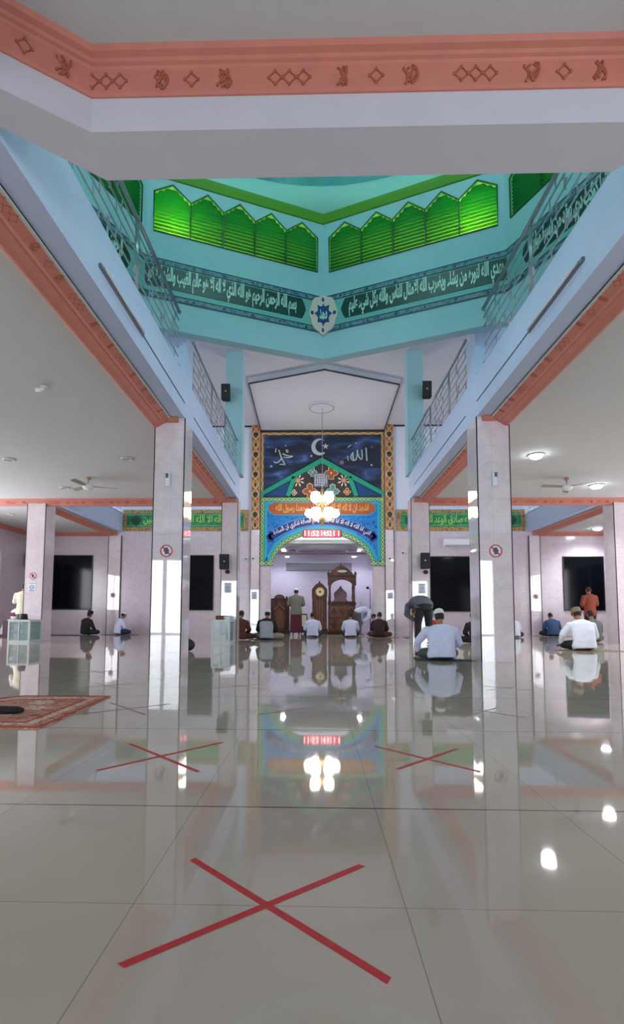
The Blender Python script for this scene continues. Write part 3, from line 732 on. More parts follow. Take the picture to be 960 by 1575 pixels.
strip_y([(2.57, 2.95), (2.57, 5.33), (-2.07, 5.33), (-2.07, 2.95)], 0, .12, YW-.048, YW-.04, TURQ, 'turquoise_band', t)
# orange inscription panel
OR_ = mat('inscription_orange', (168, 84, 48), 0.5)
def cart(x0, x1, z0, z1, l=.22):
    zc = (z0+z1)/2; h = (z1-z0)/2
    R = [(x1-l, z0), (x1-l*.9, z0+.03)] + [(x1-.16+.16*math.cos(a), zc+h*.72*math.sin(a)) for a in [(-.5+i/8)*pi for i in range(9)]] + [(x1-l*.9, z1-.03), (x1-l, z1)]
    Lf = [(x0+x1-x, z) for x, z in R][::-1]
    return R + Lf
strip_o = yp(YW-.052, YW-.04, cart(-1.96, 2.42, 4.76, 5.33), TURQ, 'cartouche_outline')
yp(YW-.062, YW-.04, cart(-1.92, 2.38, 4.80, 5.29), OR_, 'inscription_cartouche')
writing('أشهد أن لا إله إلا الله وأشهد أن محمدا رسول الله', 'gold_letters', mat('letter_gold', (214, 176, 92), 0.45), t, lambda u, v, w: (u, YW-.062-w, v), True, 0.02, (-1.62, 2.1, 4.86, 5.24))
# curved inscription
AC = (0.235, 1.02)
def arc(r, a): return (AC[0]+r*math.sin(a), AC[1]+r*math.cos(a))
def arcband(r0, r1, a0, a1, y0, y1, m, name, n=40):
    mb = MB(); A = [a0+(a1-a0)*i/n for i in range(n+1)]
    for a, b in zip(A[:-1], A[1:]): mb.py([arc(r0, a), arc(r0, b), arc(r1, b), arc(r1, a)], y0, y1)
    return mb.obj(name, m, t)
NV = mat('inscription_navy', (26, 40, 112), 0.5)
arcband(3.34, 3.72, -.60, .60, YW-.05, YW-.04, mat('pale_blue_line', (70, 150, 215), .5), 'band_outline')
arcband(3.37, 3.69, -.60, .60, YW-.06, YW-.04, NV, 'curved_inscription_band')
for s_ in (-1, 1):
    cx, cz = arc(3.53, s_*.61); mb = MB()
    for dx, dz, r in ((0, 0, .13), (s_*.1, -.02, .1), (s_*.02, .13, .08), (s_*-.02, -.14, .08)):
        mb.py([(cx+dx+r*math.cos(q*pi/8), cz+dz+r*math.sin(q*pi/8)) for q in range(16)], YW-.062, YW-.04)
    mb.obj('band_end_lobes', NV, t)
writing('إنني أنا الله لا إله إلا أنا فاعبدني وأقم الصلاة لذكري إن الساعة', 'pale_letters', mat('letter_pale', (222, 224, 240), 0.45), t,
        lambda u, v, w: (arc(v, u)[0], YW-.062-w, arc(v, u)[1]), True, 0.02, (-.57, .57, 3.39, 3.68))

# mural with the night sky
t = thing('night_sky_mural', 'dark blue night sky mural with crescent, star and two silver names', 'mural', (0.235, YW, 5.5))
SKY = ramp_noise('mural_sky', [(0.32, (14, 20, 36)), (0.48, (22, 32, 58)), (0.60, (36, 62, 108)), (0.70, (74, 102, 150)), (0.80, (130, 146, 170))], 1.1, (1, 1, 2.4), 5, 0.5, 0.6)
yp(YW-.02, YW, [(-2.24, 5.5), (-2.24, 8.19), (2.74, 8.19), (2.74, 5.5)], SKY, 'sky_panel')
GB = mat('frame_gold', (150, 112, 58), 0.5)
fr = [(2.74, 5.5), (2.74, 8.19), (-2.24, 8.19), (-2.24, 5.5)]
g_ = strip_y(fr, 0, .12, YW-.04, YW-.02, GB, 'gold_frame', t); braid(fr, .06, .025, .36, YW-.043, .012, CREAM, 'rope_line', g_, False)
SLV = mat('mural_silver', (168, 176, 178), 0.45)
mb = MB(); pts = [(0.13+.325*math.cos(a), 7.57+.345*math.sin(a)) for a in [math.radians(48+i*264/30) for i in range(31)]]
pts2 = [(0.22+.25*math.cos(a), 7.60+.27*math.sin(a)) for a in [math.radians(60+i*240/30) for i in range(31)]][::-1]
mb.py(pts+pts2, YW-.05, YW-.02); mb.obj('crescent', SLV, t)
mb = MB(); mb.py([(.38+(.13 if k % 2 == 0 else .055)*math.sin(k*pi/5), 7.60+(.13 if k % 2 == 0 else .055)*math.cos(k*pi/5)) for k in range(10)], YW-.05, YW-.02); mb.obj('star', mat('star_tan', (190, 172, 150), .5), t)
def stroke(mb, pts, r, y=YW-.03): mb.tube([(x, y, z) for x, z in pts], r, 6)
def bez(p, n=10):
    out = []; P = [Vector(q) for q in p]
    for i in range(n+1):
        s_ = i/n; Q = list(P)
        while len(Q) > 1: Q = [a*(1-s_)+b*s_ for a, b in zip(Q[:-1], Q[1:])]
        out.append(tuple(Q[0]))
    return out
def M1(x, z): return ((395+x/9.6-486.4)*.02604, 5.505+(765-(655+z/9.6))*.0263)        # traced strokes, metres on the wall
def M2(x, z): return ((495+x/8.35-486.4)*.02604, 5.505+(765-(655+z/8.35))*.0263)
mb = MB()
for q, r in (([(320, 345), (340, 420), (380, 520), (415, 565)], .028), ([(415, 565), (330, 560)], .02), ([(355, 470), (330, 530), (270, 560), (245, 515)], .028), ([(275, 320), (270, 380)], .024),
             ([(430, 340), (430, 400), (470, 400), (468, 345), (430, 340)], .022), ([(375, 400), (450, 440), (530, 440)], .03), ([(530, 440), (460, 470), (390, 450)], .024), ([(420, 270), (424, 290)], .022)):
    stroke(mb, [M1(*p) for p in bez(q)], r)
mb.obj('silver_name_left', SLV, t)
mb = MB()
for q, r in (([(575, 275), (582, 360), (585, 445)], .028), ([(520, 300), (528, 400), (540, 480), (470, 430), (462, 300)], .026), ([(462, 310), (470, 430), (420, 490), (400, 430), (405, 330)], .026),
             ([(405, 340), (360, 380), (380, 440), (420, 440)], .024), ([(340, 270), (378, 235)], .022), ([(335, 380), (345, 440)], .018), ([(445, 205), (447, 222)], .024)):
    stroke(mb, [M2(*p) for p in bez(q)], r)
mb.obj('silver_name_right', SLV, t)
for px_, pz_, r, col in ((805, 435, .045, (170, 150, 140)), (205, 590, .05, (110, 150, 190))):
    x, z = M1(px_, pz_); MB().ell((x, YW-.02, z), (r, .015, r), 12, 8).obj('painted_planet', mat('planet_%d' % px_, col), t)
for px_, pz_, r, col in ((262, 465, .085, (120, 92, 108)), (645, 500, .04, (190, 180, 170)), (650, 265, .05, (96, 72, 88))):
    x, z = M2(px_, pz_); MB().ell((x, YW-.02, z), (r, .015, r), 12, 8).obj('painted_planet', mat('planet_%d' % px_, col), t)
# gable
t = thing('green_gable', 'green gable relief with geometric star ornament above the arch', 'gable ornament', (0.235, YW-.02, 5.5))
yp(YW-.05, YW-.02, [(-2.1, 5.55), (.235, 6.98), (2.6, 5.55)], mat('gable_dark_blue', (18, 62, 112), 0.5), 'dark_blue_triangle')
def beam2(a, b, w, y0, y1, m, name):
    A, B = Vector(a), Vector(b); d = (B-A).normalized(); n = Vector((-d.y, d.x))*w/2
    return yp(y0, y1, [tuple(A-n), tuple(B-n), tuple(B+n), tuple(A+n)], m, name)
yp(YW-.10, YW-.02, [(-2.24, 5.52), (-2.24, 5.70), (.235, 7.12), (2.74, 5.70), (2.74, 5.52), (.235, 6.90)], TGREEN, 'roof_band')
ORN = [(-1.06, 5.55), (-.80, 6.32), (.235, 6.92), (1.27, 6.32), (1.53, 5.55)]
yp(YW-.06, YW-.02, ORN, mat('ornament_ground', (46, 40, 44), 0.6), 'ornament_ground')
for s_ in (-1, 1): beam2((.235+s_*1.38, 5.55), (.235+s_*1.1, 6.33), .17, YW-.10, YW-.02, TGREEN, 'gable_leg')
def N1(x, z): return ((430+x/7.385-486.4)*.02604, 5.505+(765-(700+z/7.385))*.0263)
BRN = mat('ornament_brown', (136, 74, 44), 0.5); TQ = mat('ornament_teal', (62, 130, 128), 0.5); PK = mat('ornament_pink', (206, 130, 118), 0.5)
def cross(cx, cz, s_, m):
    h = s_*.42
    P = [(-h, -s_), (h, -s_), (h, -h), (s_*.75, -h), (s_*1.15, 0), (s_*.75, h), (h, h), (h, s_), (0, s_*1.25), (-h, s_), (-h, h), (-s_*.75, h), (-s_*1.15, 0), (-s_*.75, -h), (-h, -h)]
    P = [(cx+a, cz+b) for a, b in P]
    o = yp(YW-.07, YW-.06, P, m, 'lobed_cross')
    mb = MB(); mb.tube([(x, YW-.072, z) for x, z in P], .012, 5, closed=True); mb.obj('cream_outline', CREAM, o)
    MB().ell((cx, YW-.07, cz), (.055, .015, .055), 8, 6).obj('centre_flower', mat('flower_orange', (214, 140, 70)) if m is BRN else PK, o)
for px_, pz_, s_, m in ((345, 415, .27, BRN), (590, 205, .25, BRN), (605, 415, .25, TQ), (375, 195, .17, TQ), (770, 420, .13, BRN), (165, 430, .11, TQ)):
    x, z = N1(px_, pz_); cross(x, z, s_, m)
for px_, pz_ in ((210, 290), (733, 290)):
    x, z = N1(px_, pz_)
    for k in range(8):
        a = k*pi/4+pi/8; d = Vector((math.cos(a), math.sin(a))); n = Vector((-d.y, d.x))
        q = [Vector((x, z))+d*.07, Vector((x, z))+d*.20+n*.032, Vector((x, z))+d*.27, Vector((x, z))+d*.20-n*.032]
        if (x < 0 and q[2].x < -1.02) or (x > 0 and q[2].x > 1.5): continue
        yp(YW-.07, YW-.06, [tuple(v) for v in q], CREAM, 'petal')
    yp(YW-.078, YW-.06, [(x+.085*math.cos(a*pi/4), z+.085*math.sin(a*pi/4)) for a in range(8)], PK, 'pink_flower_centre')
x, z = N1(471, 285)
yp(YW-.072, YW-.06, [(x+(.42 if k % 2 == 0 else .33)*math.cos(k*pi/4), z+(.42 if k % 2 == 0 else .33)*math.sin(k*pi/4)) for k in range(8)], mat('ornament_black', (28, 22, 26)), 'eight_point_ground')
k_ = MB().box(x-.285, x+.285, YW-.085, YW-.07, z-.28, z+.28).obj('square_plaque', mat('plaque_grey', (100, 100, 118), 0.5), t)
mb = MB()
for i in range(6): mb.box(x-.24+i*.09, x-.21+i*.09, YW-.09, YW-.085, z-.24+(i % 3)*.05, z+.24-(i % 2)*.06)
for i in range(5): mb.box(x-.24+(i % 2)*.1, x+.12+(i % 3)*.05, YW-.09, YW-.085, z-.22+i*.105, z-.195+i*.105)
mb.obj('square_script', mat('plaque_script', (176, 178, 190), 0.5), k_)

# vertical ornament strips left and right of the mural
STRIPM = mat('strip_orange_brown', (160, 92, 62), 0.5)
for x0, x1, lb in ((-2.62, -2.27, 'left'), (2.77, 3.12, 'right')):
    xc = (x0+x1)/2
    t = thing('ornament_strip', 'tall orange ornamented strip with dark ovals, %s of the mural' % lb, 'wall ornament', (xc, YW-.03, 4.18))
    MB().box(x0, x1, YW-.1, YW, 4.18, 8.50).obj('strip_board', STRIPM, t)
    MB().box(x0-.03, x1+.03, YW-.12, YW, 8.50, 8.56).obj('black_cap', BLACK, t)
    braid([(xc, 4.2), (xc, 8.48)], 0, .12, .82, YW-.104, .016, mat('strip_cream', (206, 180, 128), .5), 'cream_lattice', t)
    braid([(x0+.02, 4.2), (x0+.02, 8.48)], 0, .0, .4, YW-.104, .012, MATS['strip_cream'], 'edge_line', t, False)
    braid([(x1-.02, 4.2), (x1-.02, 8.48)], 0, .0, .4, YW-.104, .012, MATS['strip_cream'], 'edge_line', t, False)
    z = 8.48-.42; k = 0
    while z > 4.25:
        big = k % 2 == 0; r = (.105, .115) if big else (.045, .09)
        o = MB().ell((xc, YW-.105, z), (r[0], .03, r[1]), 16, 10).obj('dark_stud', mat('stud_dark', (52, 52, 44), 0.35), t, smooth=True)
        mb = MB(); mb.tube([(xc+(r[0]+.022)*math.cos(a*pi/10), YW-.106, z+(r[1]+.022)*math.sin(a*pi/10)) for a in range(20)], .014, 5, closed=True); mb.obj('stud_ring', MATS['strip_cream'], o)
        z -= .41; k += 1

# green inscription panels
GP = ramp_noise('panel_green', [(0.4, (18, 104, 66)), (0.6, (40, 140, 92))], 6); PGOLD = ramp_noise('panel_gold_frame', [(0.4, (120, 96, 52)), (0.55, (176, 150, 96)), (0.7, (140, 90, 60))], 14)
YG = mat('letter_yellow_green', (160, 205, 80), 0.45)
for x0, x1, lb, txt in ((-7.82, -2.74, 'left', 'لا إله إلا الله الملك الحق المبين'), (3.22, 8.30, 'right', 'محمد رسول الله صادق الوعد الأمين')):
    t = thing('inscription_panel', 'long green inscription panel in gold frame on the front wall, %s of the arch' % lb, 'wall panel', ((x0+x1)/2, YW-.02, 4.14))
    MB().box(x0, x1, YW-.04, YW, 4.14, 5.0).obj('gold_frame', PGOLD, t)
    MB().box(x0+.17, x1-.17, YW-.05, YW-.03, 4.30, 4.85).obj('green_field', GP, t)
    mb = MB()
    for z in (4.345, 4.79): mb.box(x0+.2, x1-.2, YW-.054, YW-.05, z, z+.02)
    mb.obj('thin_line', mat('line_pale_green', (120, 190, 130)), t)
    for xc in (x0+.55, x1-.55):
        mb = MB(); mb.py([(xc+(.2+.03*math.cos(a*pi/4*1.0*8/2))*math.cos(a*pi/16), 4.57+(.2+.03*math.cos(a*pi/4))*math.sin(a*pi/16)) for a in range(32)], YW-.056, YW-.05); mb.obj('round_medallion', mat('panel_dark_green', (8, 70, 48)), t)
    writing(txt, 'yellow_letters', YG, t, lambda u, v, w: (u, YW-.05-w, v), True, 0.012, (x0+.85, x1-.85, 4.38, 4.78))

# ------------------------------------------------------------------ LED clock on the arch
t = thing('prayer_time_clock', 'long red LED prayer clock glowing at the top of the arch', 'led clock', (0.24, 20.87, 3.855))
MB().box(-.53, 1.01, 20.83, 20.93, 3.855, 4.17).obj('case', mat('clock_case_red', (120, 20, 30), 0.35), t)
MB().box(-.49, .97, 20.822, 20.83, 3.885, 4.14).obj('display', mat('clock_red_display', (200, 30, 40), 0.3, emit=0.7, ecol=(255, 30, 50)), t)
LED = mat('led_glow', (255, 190, 200), 0.3, emit=6, ecol=(255, 150, 170))
for s_, x0, x1 in (('11:52', -.45, .12), ('14:52', .22, .62), ('11', .70, .92)):
    vs, fs = text_mb(s_, False, 0.004, 0.02, 2); X0 = min(v[0] for v in vs); X1 = max(v[0] for v in vs); Y0 = min(v[1] for v in vs); Y1 = max(v[1] for v in vs)
    MB().add([(x0+(v[0]-X0)/(X1-X0)*(x1-x0), 20.82-(.004 if v[2] > 0 else 0), 3.915+(v[1]-Y0)/(Y1-Y0)*.2) for v in vs], fs).obj('digits', LED, t, fix=False)
MB().box(-.1, -.06, 20.93, 20.97, 3.98, 4.05).box(.5, .54, 20.93, 20.97, 3.98, 4.05).obj('bracket', BLACK, t)

# ------------------------------------------------------------------ chandelier
t = thing('chandelier', 'hanging chandelier with glowing white globe shades before the arch', 'chandelier', (0.22, 18.55, 3.9))
cx, cy = .22, 18.55
MB().lathe([(.02, 5.3), (.05, 5.22), (.03, 5.1), (.06, 5.0), (.09, 4.85), (.05, 4.7), (.04, 4.5), (.10, 4.35), (.12, 4.2), (.06, 4.05), (.03, 3.98), (.05, 3.94), (0.001, 3.9)], (cx, cy, 0), 16).obj('central_stem', mat('brass', (150, 130, 90), 0.3, metal=.8), t, smooth=True)
MB().tube([(cx, cy, 5.3), (cx, cy, 8.28)], .012, 6).obj('chain', STEEL, t)
GLOW = mat('shade_glow', (255, 250, 245), 0.3, emit=16, ecol=(255, 248, 240))
for n_, rr, zz, ph, s_ in ((6, .44, 4.22, 0.0, 1.0), (4, .33, 4.80, .78, 1.0)):
    for k in range(n_):
        a = ph+2*pi*k/n_; d = Vector((math.cos(a), math.sin(a)))
        P = [Vector((cx, cy, zz-.02)), Vector((cx+d.x*rr*.5, cy+d.y*rr*.5, zz-.12)), Vector((cx+d.x*rr, cy+d.y*rr, zz-.06)), Vector((cx+d.x*rr, cy+d.y*rr, zz+.02))]
        ar = MB().tube(P, .012, 6).obj('arm', MATS['brass'], t, smooth=True)
        MB().lathe([(.035, zz), (.10, zz+.03), (.165, zz+.10), (.175, zz+.17), (.14, zz+.24), (.15, zz+.27), (.13, zz+.27), (.12, zz+.24), (.001, zz+.20)], (cx+d.x*rr, cy+d.y*rr, 0), 20).obj('glass_shade', GLOW, ar, smooth=True)
t = tag(MB().lathe([(.001, 8.22), (.06, 8.20), (.10, 8.25), (.40, 8.255), (.42, 8.225), (.46, 8.225), (.48, 8.26), (.50, 8.29), (.001, 8.295)], (.2, 18.59, 0), 40).obj('ceiling_rose', HCEIL, smooth=False), 'round plaster ceiling rose above the chandelier', 'ceiling rose')
MB().tube([(.2+.44*math.cos(a*pi/16), 18.59+.44*math.sin(a*pi/16), 8.222) for a in range(32)], .012, 5, closed=True).obj('grey_ring', mat('rose_ring', (110, 112, 120)), t)

# ------------------------------------------------------------------ railings
def railing(x, y0, y1, posts, label, orn=True, group=None):
    z0, z1 = 4.83, 5.80; ym = (y0+y1)/2
    t = thing('gallery_railing', label, 'railing', (x, ym, z0), group)
    MB().tube([(x, y0, z1), (x, y1, z1)], .029, 8).obj('handrail', STEEL, t, smooth=True)
    MB().tube([(x, y0, z0+.04), (x, y1, z0+.04)], .018, 8).obj('bottom_rail', STEEL, t, smooth=True)
    for y in posts: MB().tube([(x, y-.025, z0), (x, y-.025, z1)], .016, 6).tube([(x, y+.025, z0), (x, y+.025, z1)], .016, 6).obj('post', STEEL, t, smooth=True)
    for y in (y0, y1):
        MB().ell((x+.0, y, z1), (.04, .04, .04), 10, 6).obj('end_bracket', STEEL, t, smooth=True); MB().ell((x, y, z0+.04), (.035, .05, .035), 10, 6).obj('end_bracket', STEEL, t, smooth=True)
    zs = [z0+.04+(z1-z0-.04)*i/6 for i in range(7)]
    ys = [y0] + list(posts) + [y1]; k = 0
    for a, b in zip(ys[:-1], ys[1:]):
        if b-a < .25: continue
        mb = MB(); n = max(3, int((b-a)/.28))
        for z in zs[1:-1]: mb.tube([(x, a, z), (x, b, z)], .0105, 5)
        for j in range(6):
            for i in range(n):
                y = a+(i+.5+(.25 if j % 2 else -.25))*(b-a)/n
                if (i+j) % 2 == 0: mb.tube([(x, y, zs[j]), (x, y, zs[j+1])], .009, 5)
        mb.obj('bar_grid', STEEL, t, smooth=True)
        if orn:
            for zc in (z0+.26, z0+.72):
                yc = (a+b)/2; pts = [(x, yc+.045*math.sin(q*pi/6)*(1 if q < 6 else -1), zc+.10-q*.2/12) for q in range(13)]
                MB().tube(pts, .010, 6).tube([(x, yc-.03, zc), (x, yc+.03, zc)], .008, 5).obj('scroll', STEEL, t, smooth=True)
    return t
railing(XL-.04, 3.45, 8.40, [4.5, 6.35], 'steel gallery railing on the left, nearer section before the front column')
railing(XR+.04, 3.45, 8.40, [4.6, 6.5], 'steel gallery railing on the right, nearer section before the front column')
railing(XL-.04, 9.40, 14.85, [11.2, 12.9], 'steel gallery railing on the left between the two nave columns')
railing(XR+.04, 9.40, 14.85, [10.68, 12.45], 'steel gallery railing on the right between the two nave columns')
railing(XO-.04, 15.6, 20.9, [17.4, 19.2], 'steel railing of the far left gallery beside the front wall', False)
railing(XP+.04, 15.6, 20.9, [17.4, 19.2], 'steel railing of the far right gallery beside the front wall', False)

# fluorescent batten and cable on the beams
for x, s_, lb in ((XL, 1, 'left'), (XR, -1, 'right')):
    t = thing('tube_lamp', 'unlit grey tube lamp on the %s gallery beam' % lb, 'tube lamp', (x+s_*.02, 5.83, 4.30))
    MB().box(min(x, x+s_*.03), max(x, x+s_*.03), 5.14, 6.52, 4.33, 4.37).obj('housing', mat('lamp_housing_grey', (120, 126, 132), .5), t)
    MB().tube([(x+s_*.045, 5.2, 4.35), (x+s_*.045, 6.46, 4.35)], .014, 8).obj('glass_tube', SILVER, t, smooth=True)
    for a, b, w_ in ((6.55, 8.72, 'front'), (9.4, 14.4, 'far')):
        tag(MB().tube([(x+s_*.006, a, 4.36), (x+s_*.006, b, 4.36)], .008, 5).obj('cable', mat('cable_grey', (90, 100, 112))), 'thin grey cable along the %s gallery beam, %s bay' % (lb, w_), 'cable')

# ------------------------------------------------------------------ ceiling lamps, fans, loudspeakers
LAMP = mat('lamp_disc', (255, 255, 255), .4, emit=45, ecol=(240, 246, 255))
def downlight(x, y, z, label, lit=True, r=.13, power=240):
    t = thing('ceiling_lamp', label, 'ceiling lamp', (x, y, z))
    MB().lathe([(r+.02, z), (r+.03, z-.015), (r, z-.03), (r-.01, z-.02), (r-.01, z)], (x, y, 0), 24).obj('rim', SILVER, t, smooth=True)
    MB().lathe([(r-.01, z-.012), (r-.015, z-.035), (r*.75, z-.07), (r*.4, z-.09), (.001, z-.097)] if lit else [(r-.01, z-.012), (.001, z-.03)], (x, y, 0), 24).obj('lens', LAMP if lit else mat('lens_off', (170, 172, 176), .3), t)
    if lit:
        l = bpy.data.lights.new('lamp_light', 'SPOT'); l.energy = power; l.spot_size = 2.6; l.spot_blend = .6; l.color = (.93, .96, 1); l.shadow_soft_size = .12
        o = bpy.data.objects.new('lamp_light', l); o.location = (x, y, z-.12); C.objects.link(o)
downlight(4.54, 10.8, 4.08, 'lit ceiling lamp nearest on the right gallery ceiling', r=.14)
downlight(7.12, 13.38, 4.08, 'lit ceiling lamp beside the right ceiling fan', r=.15)
downlight(10.59, 19.95, 4.08, 'lit ceiling lamp under the far right gallery', r=.17)
downlight(-1.40, 23.05, 3.66, 'lit ceiling lamp on the left inside the niche', r=.13, power=120)
downlight(1.86, 23.05, 3.66, 'lit ceiling lamp on the right inside the niche', r=.13, power=120)
t = thing('hooded_lamp', 'unlit hooded lamp nearest on the left gallery ceiling', 'ceiling lamp', (-4.03, 7.4, 4.0))
MB().lathe([(.05, 4.08), (.055, 4.05), (.03, 4.04)], (-3.98, 7.4, 0), 16).obj('base', SILVER, t, smooth=True)
MB().tube([(-3.98, 7.4, 4.05), (-4.04, 7.4, 4.02), (-4.10, 7.4, 4.03)], [.02, .035, .03], 10).obj('spiral_bulb', WHITE, t, smooth=True)
for x, y, lb in ((-6.6, 10.97, 'unlit flat lamp at the left photo edge on the gallery ceiling'), (-6.6, 13.5, 'small unlit lamp on the left ceiling before the outer column'), (-4.04, 10.95, 'unlit flat lamp near the front left column on the ceiling'),
                 (-10.15, 17.1, 'small unlit lamp on the far left gallery ceiling')): downlight(x, y, 4.08, lb, False, .10)
FANB = mat('fan_blade_grey', (150, 146, 142), .5)
for x, y, ph, lb in ((-5.54, 12.5, .4, 'white three-blade ceiling fan under the left gallery'), (6.04, 12.67, 1.2, 'white three-blade ceiling fan under the right gallery')):
    t = thing('ceiling_fan', lb, 'ceiling fan', (x, y, 3.75))
    MB().lathe([(.001, 4.08), (.06, 4.08), (.055, 4.03), (.02, 4.01), (.001, 4.01)], (x, y, 0), 16).obj('canopy', mat('fan_tan', (170, 140, 120), .5), t, smooth=True)
    MB().tube([(x, y, 4.02), (x, y, 3.92)], .014, 8).obj('rod', FANB, t)
    MB().lathe([(.001, 3.94), (.06, 3.93), (.12, 3.89), (.13, 3.84), (.10, 3.79), (.04, 3.77), (.001, 3.77)], (x, y, 0), 24).obj('motor', WHITE, t, smooth=True)
    for k in range(3):
        a = ph+k*2*pi/3; d = Vector((math.cos(a), math.sin(a), 0)); n = Vector((-d.y, d.x, 0)); c0 = Vector((x, y, 3.86))
        sec = [(.10, .03), (.2, .035), (.28, .06), (.62, .07), (.66, .05)]
        mb = MB(); up = []
        for r, w in sec: up.append(c0+d*r+n*w+Vector((0, 0, .015))); 
        dn = [c0+d*r-n*w-Vector((0, 0, .015)) for r, w in sec]
        P = up+dn[::-1]; N = len(P); mb.add([tuple(p) for p in P]+[tuple(p+Vector((0, 0, .008))) for p in P], [tuple(range(N))[::-1], tuple(range(N, 2*N))]+[(i, (i+1) % N, N+(i+1) % N, N+i) for i in range(N)])
        mb.obj('blade', FANB, t)
def speaker(x, y, z0, z1, w, label, d=.2, dirx=0, tiltx=0.12):
    t = thing('loudspeaker', label, 'loudspeaker', (x, y, z0)); h = z1-z0; yf = y-d-.08
    poly = [(-w/2, 0), (w/2, 0), (w/2*.75, d), (-w/2*.75, d)]
    mb = MB().prism([(x+a+dirx*(d-b), yf+b) for a, b in poly], lambda a, b: (a, b-tiltx*.0, z0), lambda a, b: (a, b-tiltx*h, z1))
    bevel(mb.obj('cabinet', SPK, t), .012)
    g = MB(); g.prism([(x-w*.43+dirx*d, 0), (x+w*.43+dirx*d, 0), (x+w*.43+dirx*d, 1), (x-w*.43+dirx*d, 1)], lambda a, b: (a, yf-.012-tiltx*h*(.05+.9*b), z0+h*(.05+.9*b)), lambda a, b: (a, yf-.002-tiltx*h*(.05+.9*b), z0+h*(.05+.9*b))).obj('grille', GRILLE, t)
    MB().box(x-.02+dirx*d, x+.02+dirx*d, yf-.018-tiltx*h*.5, yf-.006-tiltx*h*.5, z0+h*.48, z0+h*.55).obj('badge', SILVER, t)
    MB().tube([(x, y, z0+h*.4), (x, y-.1, z0+h*.35)], .025, 8).lathe([(.06, y), (.06, y-.02), (.001, y-.02)], (x, 0, z0+h*.4), 12, 'y').obj('wall_bracket', BLACK, t)
speaker(-2.57, D2, 2.04, 2.46, .29, 'black loudspeaker on the left nave column beside the arch', .16)
speaker(3.03, D2, 2.06, 2.50, .27, 'black loudspeaker on the right nave column beside the arch', .16)
speaker(-2.60, D2, 6.93, 7.38, .27, 'black loudspeaker high on the left upper column', .16)
speaker(3.17, D2, 6.96, 7.42, .27, 'black loudspeaker high on the right upper column', .16, dirx=-.1)
speaker(-11.4, 20.95, 2.65, 3.2, .32, 'black loudspeaker on the front wall at far left behind the outer column', .2)
for xx, lb in ((-2.57, 'left'), (3.03, 'right')):
    tag(MB().ell((xx+.06, D2-.04, 1.98), (.07, .04, .06), 12, 8).obj('speaker_base', mat('bracket_dark_red', (50, 26, 28), .6), smooth=True), 'dark rounded bracket below the %s column loudspeaker' % lb, 'bracket')

# ------------------------------------------------------------------ signs and wall controls
SRED = mat('sign_red', (190, 60, 66), .5); SBLUE = mat('sign_blue', (70, 130, 190), .5); SW_ = mat('sign_white', (226, 220, 226), .5); PHONE = mat('sign_phone_grey', (70, 70, 96), .5)
def nophone(x, y, z, r, label):
    t = thing('no_phone_sign', label, 'sign', (x, y, z-r))
    n = 28; c = [(math.cos(2*pi*k/n), math.sin(2*pi*k/n)) for k in range(n)]
    MB().py([(x+r*a, z+r*b) for a, b in c], y-.006, y).obj('disc', SW_, t)
    mb = MB()
    for k in range(n):
        a, b = c[k], c[(k+1) % n]; mb.py([(x+r*a[0], z+r*a[1]), (x+r*b[0], z+r*b[1]), (x+r*.82*b[0], z+r*.82*b[1]), (x+r*.82*a[0], z+r*.82*a[1])], y-.010, y-.006)
    s_ = .7071; w = .08
    mb.py([(x+r*(-s_*.86-w), z+r*(s_*.86-w)), (x+r*(-s_*.86+w), z+r*(s_*.86+w)), (x+r*(s_*.86+w), z+r*(-s_*.86+w)), (x+r*(s_*.86-w), z+r*(-s_*.86-w))], y-.010, y-.006)
    mb.obj('red_ring_and_bar', SRED, t)
    MB().box(x-r*.24, x+r*.24, y-.014, y-.010, z-r*.52, z+r*.52).box(x-r*.42, x+r*.42, y-.013, y-.010, z-r*.12, z+r*.2).obj('phone_symbol', PHONE, t)
nophone(-2.512, D1, 1.822, .105, 'round red no-phone sign on the front left column')
nophone(2.972, D1, 1.822, .108, 'round red no-phone sign on the front right column')
nophone(-8.12, D2, 1.86, .10, 'round red no-phone sign on the far left outer column')
nophone(-8.12, YW-.06, 1.545*1.0, .10, 'small red no-phone sign on the left corner pilaster')
nophone(8.62, YW-.06, 1.53, .10, 'small red no-phone sign on the right corner pilaster')
def notice(x, y, z, w, h, label, paper=False):
    t = thing('blue_notice', label, 'sign', (x, y, z-h/2))
    MB().box(x-w/2, x+w/2, y-.005, y, z-h/2, z+h/2).obj('paper', SW_, t)
    mb = MB(); n = 20; r = w*.30
    for k in range(n):
        a, b = 2*pi*k/n, 2*pi*(k+1)/n; mb.py([(x+r*math.cos(a), z+r*math.sin(a)), (x+r*math.cos(b), z+r*math.sin(b)), (x+r*.7*math.cos(b), z+r*.7*math.sin(b)), (x+r*.7*math.cos(a), z+r*.7*math.sin(a))], y-.008, y-.005)
    mb.box(x-r*.5, x+r*.5, y-.008, y-.005, z-r*.15, z+r*.15)
    mb.box(x-w*.4, x+w*.4, y-.008, y-.005, z-h*.34, z-h*.28).box(x-w*.3, x+w*.3, y-.008, y-.005, z-h*.44, z-h*.40).box(x-w*.38, x+w*.38, y-.008, y-.005, z+h*.36, z+h*.41)
    mb.obj('blue_print', SBLUE, t)
notice(-8.14, D2, 1.53, .22, .30, 'blue paper notice under the sign on the far left outer column')
notice(-2.50, D2, 1.53, .20, .28, 'blue paper notice on the left nave column under the speaker')
notice(2.98, D2, 1.52, .20, .28, 'blue paper notice on the right nave column under the speaker')
notice(-2.45, YW-.06, 1.54, .22, .30, 'blue paper notice on the pilaster left of the niche')
notice(2.94, YW-.06, 1.55, .22, .24, 'blue paper notice on the pilaster right of the niche')
